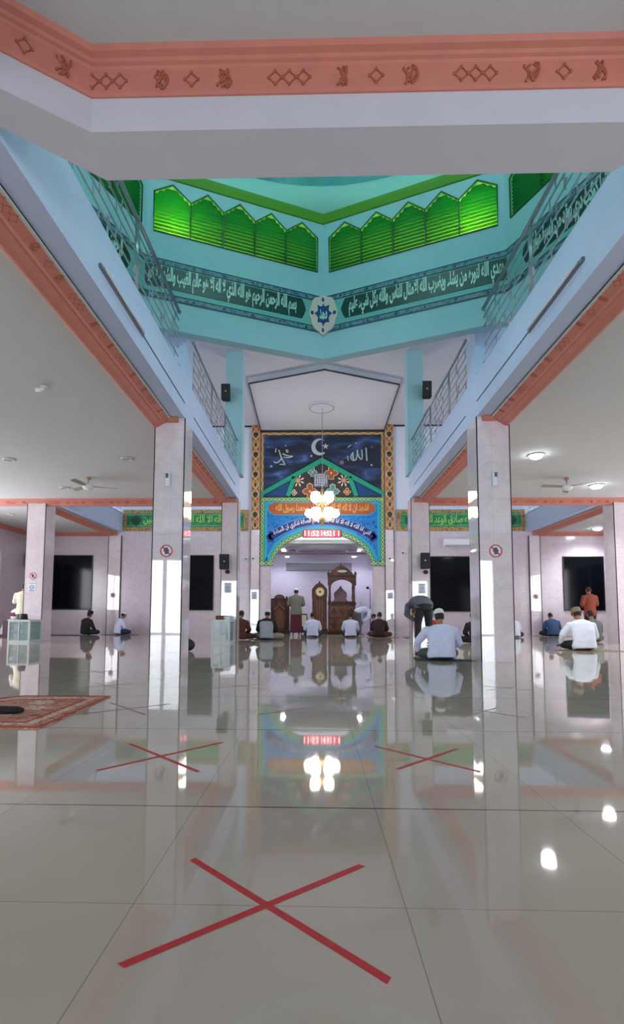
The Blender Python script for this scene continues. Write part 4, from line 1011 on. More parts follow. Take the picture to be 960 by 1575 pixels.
for x, lb, f in ((-2.51, 'left', 1), (2.985, 'right', -1)):
    t = thing('remote_control_holder', 'white remote control in its holder on the front %s column' % lb, 'remote control', (x, D1, 2.90))
    bevel(MB().box(x-.05, x+.05, D1-.025, D1, 2.90, 3.16).obj('holder', SILVER, t), .006)
    bevel(MB().box(x-.042, x+.034, D1-.045, D1-.02, 2.92, 3.155).obj('remote', WHITE, t), .006)
    MB().box(x-.035+(0.02 if f < 0 else 0), x+.012+(0.02 if f < 0 else 0), D1-.048, D1-.045, 3.06, 3.14).obj('screen', mat('lcd_grey', (96, 98, 100), .3), t)
t = thing('air_conditioner', 'white wall air conditioner above the dark window on the right', 'air conditioner', (5.6, YW, 3.50))
bevel(MB().px([(YW, 3.50), (YW-.16, 3.50), (YW-.22, 3.56), (YW-.22, 3.74), (YW-.18, 3.80), (YW, 3.80)], 5.06, 6.15).obj('body', WHITE, t), .01)
MB().box(5.12, 6.09, YW-.215, YW-.16, 3.515, 3.53).obj('air_flap', mat('ac_flap_grey', (120, 120, 126)), t)
for x, y, z, lb in ((-2.50, YW-.06, 3.03, 'small black and white camera on the pilaster left of the arch'), (2.92, YW-.06, 3.03, 'small black and white camera on the pilaster right of the arch'), (-2.80, YW, 3.02, 'small dark wall camera on the wall just left of the left pilaster'), (3.45, YW, 3.26, 'small dark wall camera beside the right nave column')):
    t = thing('wall_camera', lb, 'camera', (x, y, z-.05))
    MB().lathe([(.05, y), (.05, y-.02), (.02, y-.03), (.001, y-.03)], (x, 0, z), 14, 'y').obj('mount', WHITE, t); MB().ell((x, y-.06, z-.01), (.035, .05, .035), 12, 8).obj('lens_housing', BLACK, t, smooth=True)
# ------------------------------------------------------------------ red distancing crosses on the floor
def cross_mark(a, b, c, d, label, w=.022, m=None):
    cx = (a[0]+b[0]+c[0]+d[0])/4; cy = (a[1]+b[1]+c[1]+d[1])/4
    t = thing('tape_cross', label, 'floor marking', (cx, cy, 0), 'distancing crosses on the floor')
    for i, (p, q) in enumerate(((a, b), (c, d))):
        P, Q = Vector(p), Vector(q); dd = (Q-P).normalized(); n = Vector((-dd.y, dd.x))*w/2; e = dd*.006
        MB().pz([tuple(P-n), tuple(Q-n+e), tuple(Q+n), tuple(P+n-e)], .0003+.0005*i, .0008+.0005*i).obj('tape_strip', m or RED, t)
cross_mark((-.373, 1.66), (.148, 1.141), (.136, 1.635), (-.409, 1.17), 'large red tape cross nearest the viewer')
cross_mark((-1.073, 3.093), (-.558, 2.562), (-.547, 3.145), (-1.043, 2.566), 'red tape cross in the second row, left one')
cross_mark((.338, 3.087), (.784, 2.611), (.791, 3.045), (.399, 2.64), 'red tape cross in the second row, right one')
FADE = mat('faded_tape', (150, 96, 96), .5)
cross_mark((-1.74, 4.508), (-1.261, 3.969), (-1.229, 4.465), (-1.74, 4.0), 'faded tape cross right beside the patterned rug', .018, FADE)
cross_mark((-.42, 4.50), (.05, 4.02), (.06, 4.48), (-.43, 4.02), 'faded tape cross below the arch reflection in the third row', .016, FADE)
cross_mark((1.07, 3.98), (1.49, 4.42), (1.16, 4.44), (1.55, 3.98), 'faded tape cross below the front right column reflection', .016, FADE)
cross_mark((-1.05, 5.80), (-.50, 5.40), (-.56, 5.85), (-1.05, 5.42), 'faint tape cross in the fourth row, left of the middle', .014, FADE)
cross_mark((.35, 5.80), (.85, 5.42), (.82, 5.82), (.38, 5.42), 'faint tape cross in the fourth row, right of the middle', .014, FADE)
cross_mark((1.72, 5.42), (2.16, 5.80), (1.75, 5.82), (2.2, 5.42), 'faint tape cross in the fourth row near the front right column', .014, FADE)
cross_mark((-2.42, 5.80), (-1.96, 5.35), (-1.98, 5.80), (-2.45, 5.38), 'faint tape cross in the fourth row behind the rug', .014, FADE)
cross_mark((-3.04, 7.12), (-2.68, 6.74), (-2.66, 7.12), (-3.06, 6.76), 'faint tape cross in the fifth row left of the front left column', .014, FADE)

# patterned rug with a black pouch
RUGM = ramp_noise('rug_pile', [(0.34, (132, 56, 44)), (0.44, (170, 92, 72)), (0.52, (186, 138, 118)), (0.58, (158, 84, 64)), (0.68, (196, 160, 142))], 4, dist=3.0, rough=0.95)
RUGL = ramp_noise('rug_cream', [(0.38, (170, 104, 84)), (0.5, (196, 168, 152)), (0.6, (206, 186, 174)), (0.66, (150, 110, 100))], 9, dist=2.5, rough=.95); RUGD = mat('rug_red', (158, 60, 44), .95)
A_, B_, D_, C_ = Vector((-1.865, 4.827)), Vector((-2.653, 4.82)), Vector((-3.25, 4.15)), Vector((-1.815, 3.475))
O_ = A_; ex = (C_-A_); ey = (Vector((-2.66, 4.80))-A_)
t = thing('prayer_rug', 'orange and cream patterned prayer rug on the floor at left', 'rug', (-2.5, 4.1, 0))
rugpoly = [(-1.865, 4.83), (-2.66, 4.82), (-3.15, 4.25), (-3.1, 3.47), (-1.82, 3.46), (-1.80, 3.55)]
MB().pz(rugpoly, 0, .008).obj('pile', RUGM, t)
def inset(poly, d):
    c_ = Vector((sum(p[0] for p in poly)/len(poly), sum(p[1] for p in poly)/len(poly)))
    return [tuple(Vector(p)+(c_-Vector(p)).normalized()*d) for p in poly]
def loopribbon(poly, d0, d1, z0, z1, m, name, parent):
    a, b = inset(poly, d0), inset(poly, d1); mb = MB(); n = len(a)
    for i in range(n): j = (i+1) % n; mb.pz([a[i], a[j], b[j], b[i]], z0, z1)
    return mb.obj(name, m, parent)
loopribbon(rugpoly, 0, .04, .008, .010, RUGD, 'hem', t); loopribbon(rugpoly, .12, .2, .008, .010, RUGL, 'cream_border', t); loopribbon(rugpoly, .24, .26, .008, .010, RUGD, 'inner_line', t)
mb = MB()
for k, (x, y) in enumerate(((-2.3, 4.45), (-2.5, 4.15), (-2.7, 4.3), (-2.35, 3.9), (-2.2, 4.2), (-2.6, 3.85))):
    mb.pz([(x+.09*(1+.35*math.cos(5*a*pi/10))*math.cos(a*pi/10), y+.09*(1+.35*math.cos(5*a*pi/10))*math.sin(a*pi/10)) for a in range(20)], .008, .0105)
mb.obj('flower_pattern', RUGL, t)
o = MB().loft([((-2.52, 3.93, .03), .01, .01), ((-2.48, 3.93, .035), .035, .024), ((-2.35, 3.935, .037), .048, .028), ((-2.22, 3.94, .036), .045, .026), ((-2.175, 3.94, .034), .02, .015)], 14, (0, 1, 0)).obj('pouch', mat('pouch_black', (18, 18, 20), .8), smooth=True)
tag(o, 'small black pouch lying on the patterned rug', 'pouch')

# ------------------------------------------------------------------ glass cabinets
CABW = mat('cabinet_white', (200, 208, 208), .35); GLASSG = mat('cabinet_glass', (168, 196, 196), .08, alpha=.35)
def cabinet(x0, x1, y0, y1, h, label, items):
    t = thing('glass_cabinet', label, 'cabinet', ((x0+x1)/2, (y0+y1)/2, 0)); s_ = .045
    mb = MB()
    for x in (x0, x1-s_):
        for y in (y0, y1-s_): mb.box(x, x+s_, y, y+s_, 0, h)
    for z in (0.0, h-s_):
        mb.box(x0+s_, x1-s_, y0, y0+s_, z, z+s_).box(x0+s_, x1-s_, y1-s_, y1, z, z+s_).box(x0, x0+s_, y0+s_, y1-s_, z, z+s_).box(x1-s_, x1, y0+s_, y1-s_, z, z+s_)
    mb.obj('frame', CABW, t)
    MB().box(x0+.01, x1-.01, y0+.01, y1-.01, h, h+.012).obj('top_board', CABW, t)
    MB().box(x0+.01, x1-.01, y0+.01, y1-.01, .045, .06).obj('bottom_board', CABW, t)
    MB().box(x0+s_, x1-s_, y0+.06, y1-s_, h*.5, h*.5+.012).obj('shelf', CABW, t)
    MB().box(x0+s_, x1-s_, y0+.02, y0+.026, s_, h-s_).obj('front_glass', GLASSG, t)
    MB().box(x1-.026, x1-.02, y0+s_, y1-s_, s_, h-s_).obj('side_glass', GLASSG, t)
    MB().box(x0+s_, x1-s_, y1-.02, y1-.01, s_, h-s_).obj('back_panel', mat('cabinet_back', (120, 132, 132), .5), t)
    MB().box(x0+(x1-x0)*.5-.012, x0+(x1-x0)*.5+.012, y0-.004, y0+.02, s_, h-s_).obj('door_stile', CABW, t)
    return t
cabinet(-8.30, -7.70, 14.10, 14.75, .60, 'white framed glass cabinet before the far left outer column', 0)
cabinet(-2.76, -2.27, 13.95, 14.80, .62, 'white framed glass cabinet before the left nave column', 0)
BOOKM = [mat('book_maroon', (92, 36, 40), .6), mat('book_grey_green', (120, 140, 136), .6), mat('book_dark', (46, 52, 56), .6), mat('book_tan', (150, 124, 96), .6)]
def book(x0, x1, y0, y1, z0, z1, mi, label, group=None):
    t = thing('book', label, 'book', ((x0+x1)/2, (y0+y1)/2, z0), group)
    MB().box(x0, x1, y0, y1, z0, z0+.004).box(x0, x1, y0, y1, z1-.004, z1).box(x0, x0+.004, y0, y1, z0, z1).obj('cover', BOOKM[mi], t)
    MB().box(x0+.004, x1-.005, y0+.005, y1-.005, z0+.004, z1-.004).obj('pages', SW_, t)
for x0, gx, nm in ((-8.25, -7.75, 'far left'), (-2.71, -2.32, 'middle')):
    for k in range(5):
        for z, lv in ((.062, 'lower'), (.325, 'upper')):
            hh = .018+.004*((k*3) % 4); zz = z+k*.034
            book(x0+.02+.01*(k % 3), x0+.24+.01*(k % 2), 14.25, 14.50, zz, zz+.032, (k+(lv == 'upper')) % 4, '%s on the %s shelf of the %s glass cabinet' % (['bottom book', 'second book up', 'middle book', 'second book down', 'top book'][k], lv, nm), 'books in the glass cabinets')
o = bevel(MB().box(-2.68, -2.46, 14.1, 14.35, .632, .74).obj('box', mat('brown_cardboard', (110, 66, 58), .7)), .006); tag(o, 'brown box on the cabinet before the left nave column', 'box')
t = thing('glass_jar', 'low pale glass case on the cabinet before the left nave column', 'case', (-2.38, 14.2, .632))
MB().box(-2.45, -2.30, 14.05, 14.35, .632, .70).obj('case_body', GLASSG, t); MB().box(-2.455, -2.295, 14.045, 14.355, .70, .712).obj('case_lid', CABW, t)
t = thing('black_cap', 'black cap on the glass cabinet before the far left column', 'cap', (-8.0, 14.35, .612))
MB().lathe([(.001, .612), (.17, .613), (.17, .622), (.11, .63), (.10, .74), (.08, .77), (.001, .775)], (-8.02, 14.35, 0), 20).obj('crown_and_brim', SPK, t, smooth=True)

# ------------------------------------------------------------------ furniture in the niche
WOOD = ramp_noise('carved_wood', [(0.35, (52, 26, 19)), (0.5, (80, 42, 28)), (0.7, (104, 56, 36))], 3, (3, 3, .6), 5, .6, .32)
WOODL = ramp_noise('carved_wood_light', [(0.35, (90, 50, 34)), (0.6, (120, 72, 48))], 5, rough=.35)
WOODD = mat('dark_wood', (48, 26, 20), .4)
t = thing('pulpit', 'tall carved wooden pulpit with domed canopy in the niche', 'pulpit', (.92, 22.3, 0))
x0, x1, y0, y1 = .52, 1.64, 21.95, 22.75
MB().box(x0, x1, y0, y1, 0, 1.24).obj('base_cabinet', WOOD, t)
mb = MB(); mb.box(x0-.03, x1+.03, y0-.03, y1, 1.22, 1.29).box(x0-.03, x1+.03, y0-.03, y1, 0, .10); mb.obj('base_moulding', WOODD, t)
for i in range(3):
    for j in range(2):
        a = x0+.06+i*.36; b = .16+j*.52
        p_ = bevel(MB().box(a, a+.34, y0-.025, y0, b, b+.45).obj('carved_panel', WOODL, t), .01)
        MB().py([(a+.17+.11*(1+.2*math.cos(4*q*pi/12))*math.cos(q*pi/12), b+.225+.15*(1+.2*math.cos(4*q*pi/12))*math.sin(q*pi/12)) for q in range(24)], y0-.035, y0-.025).obj('rosette', WOOD, p_)
for x in (x0+.06, x1-.06):
    for y in (y0+.06, y1-.06):
        MB().lathe([(.06, 1.29), (.06, 1.36), (.04, 1.40), (.055, 1.5), (.035, 1.75), (.05, 1.95), (.035, 2.1), (.06, 2.2), (.06, 2.30)], (x, y, 0), 14).obj('post', WOOD, t, smooth=True)
# canopy with ogee arch front
arch = [(x0+.13, 2.05)] + [(x0+.13+(x1-x0-.26)*s_/12, 2.05+.16*math.sin(pi*s_/12)**.6+.04*(1-abs(s_-6)/6)) for s_ in range(1, 12)] + [(x1-.13, 2.05)]
MB().py([(x0-.03, 2.34), (x0-.03, 2.0)] + [(x0+.13, 2.0)] + arch + [(x1-.13, 2.0), (x1+.03, 2.0), (x1+.03, 2.34)], y0-.02, y0+.04).obj('arched_fascia', WOOD, t)
MB().box(x0-.03, x1+.03, y0-.03, y1+.02, 2.34, 2.44).obj('cornice', WOODD, t)
MB().py([(x0+.05, 2.44), (x1-.05, 2.44)]+[(1.05+.5*math.cos(a)*(1-.1*math.sin(a)), 2.44+.30*math.sin(a)+.10*max(0, math.sin(a))**6) for a in [pi*i/16 for i in range(1, 16)]], y0, y1-.1).obj('dome_roof', WOOD, t)
MB().py([(1.09+.2*math.cos(a*pi/8), 2.60+.05*math.sin(a*pi/8)) for a in range(16)], y0-.02, y0).obj('pale_plate', mat('pale_plate', (200, 196, 190), .3), t)
MB().lathe([(.04, 2.82), (.05, 2.86), (.02, 2.90), (.03, 2.93), (.001, 3.0)], (1.05, y0+.3, 0), 12).obj('finial', WOODD, t, smooth=True)
for x in (x0, x1): MB().lathe([(.04, 2.44), (.06, 2.50), (.03, 2.56), (.001, 2.62)], (x, y0, 0), 12).obj('corner_finial', WOODD, t, smooth=True)
SEAT = mat('pulpit_seat_mauve', (142, 112, 124), .5)
og = [(.70, 1.29), (.74, 1.40), (.81, 1.46), (.78, 1.56), (.77, 1.68), (.80, 1.76), (.90, 1.84), (.98, 1.93), (1.05, 2.06)]
MB().py(og+[(2.10-x, z) for x, z in og[:-1]][::-1], y1-.12, y1-.04).obj('ogee_seat_back', SEAT, t)
MB().box(x0+.15, x1-.15, y1-.5, y1-.12, 1.29, 1.36).obj('seat_board', WOOD, t)
t = thing('grandfather_clock', 'arched wooden standing clock with cream dial left of the pulpit', 'clock', (.12, 22.1, 0))
cx = .15
MB().box(cx-.30, cx+.30, 22.0, 22.35, 0, 1.55).obj('clock_case', WOOD, t)
MB().py([(cx-.32, 1.50), (cx-.32, 1.85)] + [(cx-.32+.32*s_/6, 1.85+.27*math.sin(pi/2*s_/6)) for s_ in range(1, 7)] + [(cx+.32-.32*s_/6, 1.85+.27*math.sin(pi/2*s_/6)) for s_ in range(5, -1, -1)] + [(cx+.32, 1.5)], 21.98, 22.32).obj('arched_hood', WOOD, t)
MB().box(cx-.33, cx+.33, 21.96, 22.36, 0, .22).obj('plinth', WOODD, t)
d_ = MB().lathe([(.175, 21.98), (.17, 21.955), (.001, 21.955)], (cx+.02, 0, 1.74), 32, 'y').obj('dial', mat('dial_cream', (226, 220, 176), .4), t)
MB().tube([(cx+.02+.175*math.cos(a*pi/16), 21.955, 1.74+.175*math.sin(a*pi/16)) for a in range(32)], .014, 6, closed=True).obj('dial_ring', GOLD, t)
mb = MB(); mb.ell((cx+.02, 21.95, 1.74), (.05, .008, .05), 12, 6)
for k in range(12): a = k*pi/6; mb.box(cx+.02+.13*math.sin(a)-.008, cx+.02+.13*math.sin(a)+.008, 21.948, 21.955, 1.74+.13*math.cos(a)-.012, 1.74+.13*math.cos(a)+.012)
mb.tube([(cx+.02, 21.945, 1.74), (cx+.07, 21.945, 1.80)], .007, 5).tube([(cx+.02, 21.945, 1.74), (cx+.01, 21.945, 1.86)], .005, 5)
mb.obj('hands_and_marks', mat('clock_marks', (84, 70, 40), .5), d_)
for k in (-1, 0, 1): MB().box(cx+k*.10-.03, cx+k*.10+.03, 21.985, 22.0, .3, 1.42).obj('fluted_panel', WOODL, t)
MB().lathe([(.02, 2.10), (.045, 2.15), (.001, 2.22)], (cx, 22.05, 0), 10).obj('finial', WOODD, t, smooth=True)
t = thing('lectern', 'carved wooden lectern with arched top at the left of the niche', 'lectern', (-1.49, 22.0, 0))
x0, x1 = -1.92, -1.10
MB().box(x0, x1, 21.9, 22.35, 0, 1.42).obj('body', WOOD, t)
MB().box(x0-.03, x1+.03, 21.87, 22.38, 0, .12).box(x0-.02, x1+.02, 21.88, 22.37, 1.40, 1.46).obj('moulding', WOODD, t)
MB().py([(-1.74, 1.46)] + [(-1.51-.23*math.cos(a), 1.46+.17*math.sin(a)) for a in [pi*i/12 for i in range(1, 12)]] + [(-1.28, 1.46)], 21.92, 22.0).obj('arched_crest', WOODL, t)
MB().py([(-1.70, .25), (-1.70, .85), (-1.51, 1.08), (-1.32, .85), (-1.32, .25)], 21.885, 21.9).obj('carved_panel', WOODL, t)
mb = MB(); mb.tube([(-1.72, 21.885, 1.0), (-1.51, 21.885, 1.22), (-1.30, 21.885, 1.0)], .03, 6); mb.obj('carved_chevron', mat('carving_pink', (140, 90, 84), .5), t)
for x in (x0+.07, x1-.07): MB().box(x-.05, x+.05, 21.885, 21.9, .16, 1.26).obj('side_stile', WOODD, t)
MB().lathe([(.03, 1.46), (.05, 1.52), (.001, 1.58)], (x1-.12, 22.1, 0), 10).obj('corner_knob', WOODD, t, smooth=True)
for x, h, lb, tall in ((2.28, 1.88, 'tall black microphone stand at the right of the niche', 1), (1.86, 1.40, 'thin grey microphone stand left of the tall one', 0)):
    t = thing('microphone_stand', lb, 'microphone stand', (x, 22.3, 0)); m_ = SPK if tall else STEEL
    MB().lathe([(.16, 0), (.16, .02), (.03, .035), (.001, .035)], (x, 22.3, 0), 20).obj('base', m_, t, smooth=True)
    MB().tube([(x, 22.3, .03), (x, 22.3, h)], .014, 8).obj('pole', m_, t, smooth=True)
    if tall: MB().tube([(x, 22.3, h), (x-.1, 22.25, h+.05)], .01, 6).ell((x-.11, 22.24, h+.05), (.06, .05, .06), 12, 8).obj('microphone', m_, t, smooth=True)
t = thing('glass_board', 'wide grey transparent board on the back wall of the niche', 'wall board', (.16, 24.27, 2.8))
MB().box(-1.38, 1.65, 24.265, 24.30, 2.84, 3.16).obj('board', mat('board_grey', (132, 128, 140), .12), t)
mb = MB()
for a, b, c_, d in ((-1.39, 1.66, 2.83, 2.845), (-1.39, 1.66, 3.155, 3.17)): mb.box(a, b, 24.25, 24.30, c_, d)
mb.obj('edge_strip', mat('board_edge', (90, 86, 96), .4), t)
tag(MB().box(-2.2, 2.7, 20.4, 21.7, .0, .006).obj('carpet_strip', mat('tan_carpet', (150, 128, 104), .95)), 'thin tan carpet strip in front of the pulpit', 'carpet') if False else None
def mat_(name, poly, z, m, label, cat='prayer mat'):
    t = thing(name, label, cat, (sum(p[0] for p in poly)/len(poly), sum(p[1] for p in poly)/len(poly), 0))
    MB().pz(poly, .0005, z).obj('cloth', m, t); loopribbon(poly, 0, .03, z, z+.002, mat('mat_edge', (60, 60, 58), .9), 'hem', t); return t
def rect(cx, cy, w, d, a=0):
    c_, s_ = math.cos(a), math.sin(a); return [(cx+x*c_-y*s_, cy+x*s_+y*c_) for x, y in ((-w/2, -d/2), (w/2, -d/2), (w/2, d/2), (-w/2, d/2))]
MDK = mat('mat_dark_green', (44, 52, 48), .9); MTAN = mat('mat_tan', (140, 120, 98), .9); MGR = mat('mat_grey', (78, 76, 84), .9); MPUR = mat('mat_purple', (84, 62, 92), .9)
mat_('prayer_mat', [(1.66, 8.95), (1.75, 9.65), (2.40, 9.35), (2.62, 8.92), (2.05, 8.72)], .006, MDK, 'dark green mat under the man in white before the front right column')
mat_('prayer_mat', rect(1.0, 19.9, 1.2, .6, .05), .008, MTAN, 'small tan mat before the pulpit between the white shirts')
mat_('prayer_mat', rect(2.3, 18.4, 1.1, .6), .006, MTAN, 'tan mat under the man in maroon right of the pulpit')
mat_('prayer_mat', rect(3.6, 18.4, 1.1, .9), .006, MPUR, 'purple grey mat on the floor beside the right pilaster')
mat_('prayer_mat', rect(-9.4, 19.2, 1.9, 1.0), .006, MGR, 'dark grey mat on the floor left of the man in black')
mat_('prayer_mat', rect(-7.4, 19.9, 1.2, .7), .006, MGR, 'grey mat under the man in white at left')
mat_('prayer_mat', rect(5.95, 11.95, 1.3, .8), .006, MTAN, 'tan mat under the large man in white at right')
mat_('prayer_mat', rect(8.95, 20.3, 1.2, .7), .006, MTAN, 'tan mat under the man in the blue shirt')
mat_('prayer_mat', rect(-1.5, 16.5, 1.1, .9), .006, MGR, 'dark mat under the man in the grey and black shirt')
mat_('prayer_mat', rect(-12.0+1.6, 18.0, 1.3, .9), .006, mat('mat_brown', (128, 66, 46), .9), 'brown mat at the far left under the bowed figure')
t = thing('bag', 'round black bag on the floor beside the front left column', 'bag', (-2.66, 11.0, 0))
MB().ell((-2.68, 11.0, .13), (.17, .12, .13), 20, 12).obj('bag_body', SPK, t, smooth=True); MB().tube([(-2.76, 11.0, .24), (-2.70, 11.0, .29), (-2.62, 11.0, .25)], .012, 6).obj('handle', SPK, t, smooth=True)
t = thing('bundle', 'white bundle with maroon band behind the far left cabinet', 'bundle', (-9.7, 16.9, 0))
MB().box(-10.0, -9.35, 16.7, 17.1, 0, .56).obj('low_stand', mat('bundle_dark', (70, 40, 56), .7), t)
MB().ell((-9.68, 16.9, .75), (.19, .18, .20), 20, 12).obj('white_cloth', WHITE, t, smooth=True); MB().lathe([(.19, .70), (.205, .73), (.205, .79), (.19, .82)], (-9.68, 16.9, 0), 24).obj('maroon_band', mat('maroon_cloth', (112, 24, 62), .7), t, smooth=True)

# ------------------------------------------------------------------ people
def bake(mb, name, m, parent, voxel, smooth_it=3, ratio=None):
    o = mb.obj(name, m, parent, smooth=True)
    r = o.modifiers.new('r', 'REMESH'); r.mode = 'VOXEL'; r.voxel_size = voxel; r.use_smooth_shade = True
    s_ = o.modifiers.new('s', 'SMOOTH'); s_.iterations = smooth_it; s_.factor = .5
    bpy.context.view_layer.update()
    ev = o.evaluated_get(bpy.context.evaluated_depsgraph_get()); me = bpy.data.meshes.new_from_object(ev)
    o.modifiers.clear(); o.data = me; me.polygons.foreach_set('use_smooth', [True]*len(me.polygons))
    if not me.materials: me.materials.append(m)
    return o
def limb(mb, pts, rs, infl=0.0, flat=1.0):
    """tapered tube with rounded ends"""
    P = [Vector(p) for p in pts]; a = (P[0]-P[1]).normalized(); b = (P[-1]-P[-2]).normalized()
    secs = [(P[0]+a*(rs[0]+infl)*.6, (rs[0]+infl)*.6, (rs[0]+infl)*.6*flat)] + [(p, r+infl, (r+infl)*flat) for p, r in zip(P, rs)] + [(P[-1]+b*(rs[-1]+infl)*.6, (rs[-1]+infl)*.6, (rs[-1]+infl)*.6*flat)]
    d = (P[-1]-P[0]).normalized(); side = Vector((1, 0, 0)) if abs(d.x) < .8 else Vector((0, 1, 0))
    mb.loft(secs, 14, tuple(side))
def hand(mb, w, d, up, s_=1.0, curl=.5, sd=1):
    """palm, four unequal fingers and a side thumb; w wrist, d direction, up back-of-hand normal"""
    w, d, up = Vector(w), Vector(d).normalized(), Vector(up).normalized(); sv = d.cross(up).normalized(); up = sv.cross(d).normalized()
    mb.loft([(w, .026*s_, .018*s_), (w+d*.03*s_, .034*s_, .016*s_), (w+d*.075*s_, .042*s_, .014*s_), (w+d*.092*s_, .038*s_, .012*s_)], 12, tuple(sv))
    for k, (o, L) in enumerate(((-.032, .066), (-.011, .078), (.011, .072), (.032, .056))):
        b = w+d*.088*s_+sv*o*s_*1.05; p1 = b+(d*math.cos(curl*.5)-up*math.sin(curl*.5))*L*.45*s_; p2 = p1+(d*math.cos(curl)-up*math.sin(curl))*L*.32*s_; p3 = p2+(d*math.cos(curl*1.5)-up*math.sin(curl*1.5))*L*.25*s_
        mb.tube([b, p1, p2, p3], [.0088*s_, .0085*s_, .008*s_, .0065*s_], 8)
    b = w+d*.028*s_-sv*.028*s_*sd; p1 = b+(d*.6-sv*.7*sd-up*.2)*.035*s_; p2 = p1+(d*.9-sv*.3*sd-up*.25)*.03*s_
    mb.tube([b, p1, p2], [.012*s_, .010*s_, .008*s_], 8)
def head(mb, c, fwd, upv, s_=1.0):
    c, f, u = Vector(c), Vector(fwd).normalized(), Vector(upv).normalized(); r = f.cross(u).normalized(); u = r.cross(f).normalized()
    R = Matrix((r, f, u)).transposed()
    mb.ell(c, (.075*s_, .094*s_, .112*s_), 20, 14, R); mb.ell(c+f*.03*s_-u*.055*s_, (.055*s_, .06*s_, .06*s_), 16, 10, R)
    mb.ell(c+f*.098*s_-u*.012*s_, (.012*s_, .018*s_, .022*s_), 10, 8, R)
    mb.ell(c+f*.088*s_-u*.052*s_, (.024*s_, .010*s_, .008*s_), 10, 8, R)
    for q in (-1, 1): mb.ell(c+r*q*.077*s_-u*.008*s_-f*.004*s_, (.009*s_, .018*s_, .03*s_), 10, 8, R)
    return R
def dress_head(t, body, c, f, u, kind, hairm=HAIR, capm=None, s_=1.0):
    c, f, u = Vector(c), Vector(f).normalized(), Vector(u).normalized(); r = f.cross(u).normalized(); u = r.cross(f).normalized(); R = Matrix((r, f, u)).transposed()
    eye = MB()
    for q in (-1, 1): eye.ell(c+f*.088*s_+r*q*.03*s_+u*.004*s_, (.011*s_, .008*s_, .007*s_), 8, 6, R)
    eye.obj('eyes', mat('eye_dark', (24, 20, 20), .3), body, smooth=True)
    top, low = (.118, -.35) if kind != 'none' else (.12, -.35)
    hm = MB(); vs = []; n = 20; m = 10
    for i in range(m+1):
        for k in range(n):
            a = 2*pi*k/n; back = -math.sin(a)          # -1 front .. +1 back
            tmax = (1.15 if back < -.2 else (1.55 if back < .3 else 2.15)); th = tmax*i/m
            q = Vector((.083*s_*math.sin(th)*math.cos(a), .102*s_*math.sin(th)*math.sin(a), .120*s_*math.cos(th))); vs.append(tuple(c+R @ q))
    fs = [(i*n+k, (i+1)*n+k, (i+1)*n+(k+1) % n, i*n+(k+1) % n) for i in range(m) for k in range(n)]
    h = hm.add(vs, fs).obj('hair', hairm, t, smooth=True); so = h.modifiers.new('s', 'SOLIDIFY'); so.thickness = .012*s_
    if kind in ('kopiah', 'songkok', 'hat'):
        prof = {'kopiah': [(.092, .035), (.095, .06), (.093, .085), (.08, .112), (.05, .132), (.001, .14)], 'songkok': [(.094, .03), (.098, .07), (.094, .135), (.088, .145), (.001, .148)],
                'hat': [(.105, .0), (.108, .02), (.100, .03), (.102, .10), (.097, .115), (.001, .12)]}[kind]
        vs = []; n = 24
        for rr, h_ in prof:
            for k in range(n): a = 2*pi*k/n; vs.append(tuple(c+R @ Vector((rr*s_*math.cos(a)*.93, rr*s_*math.sin(a)*1.10, h_*s_))))
        m = len(prof); fs = [(i*n+k, i*n+(k+1) % n, (i+1)*n+(k+1) % n, (i+1)*n+k) for i in range(m-1) for k in range(n)]+[tuple((m-1)*n+k for k in range(n))]
        cp = MB().add(vs, fs).obj('cap', capm or WHITE, t, smooth=True); so = cp.modifiers.new('s', 'SOLIDIFY'); so.thickness = .006*s_
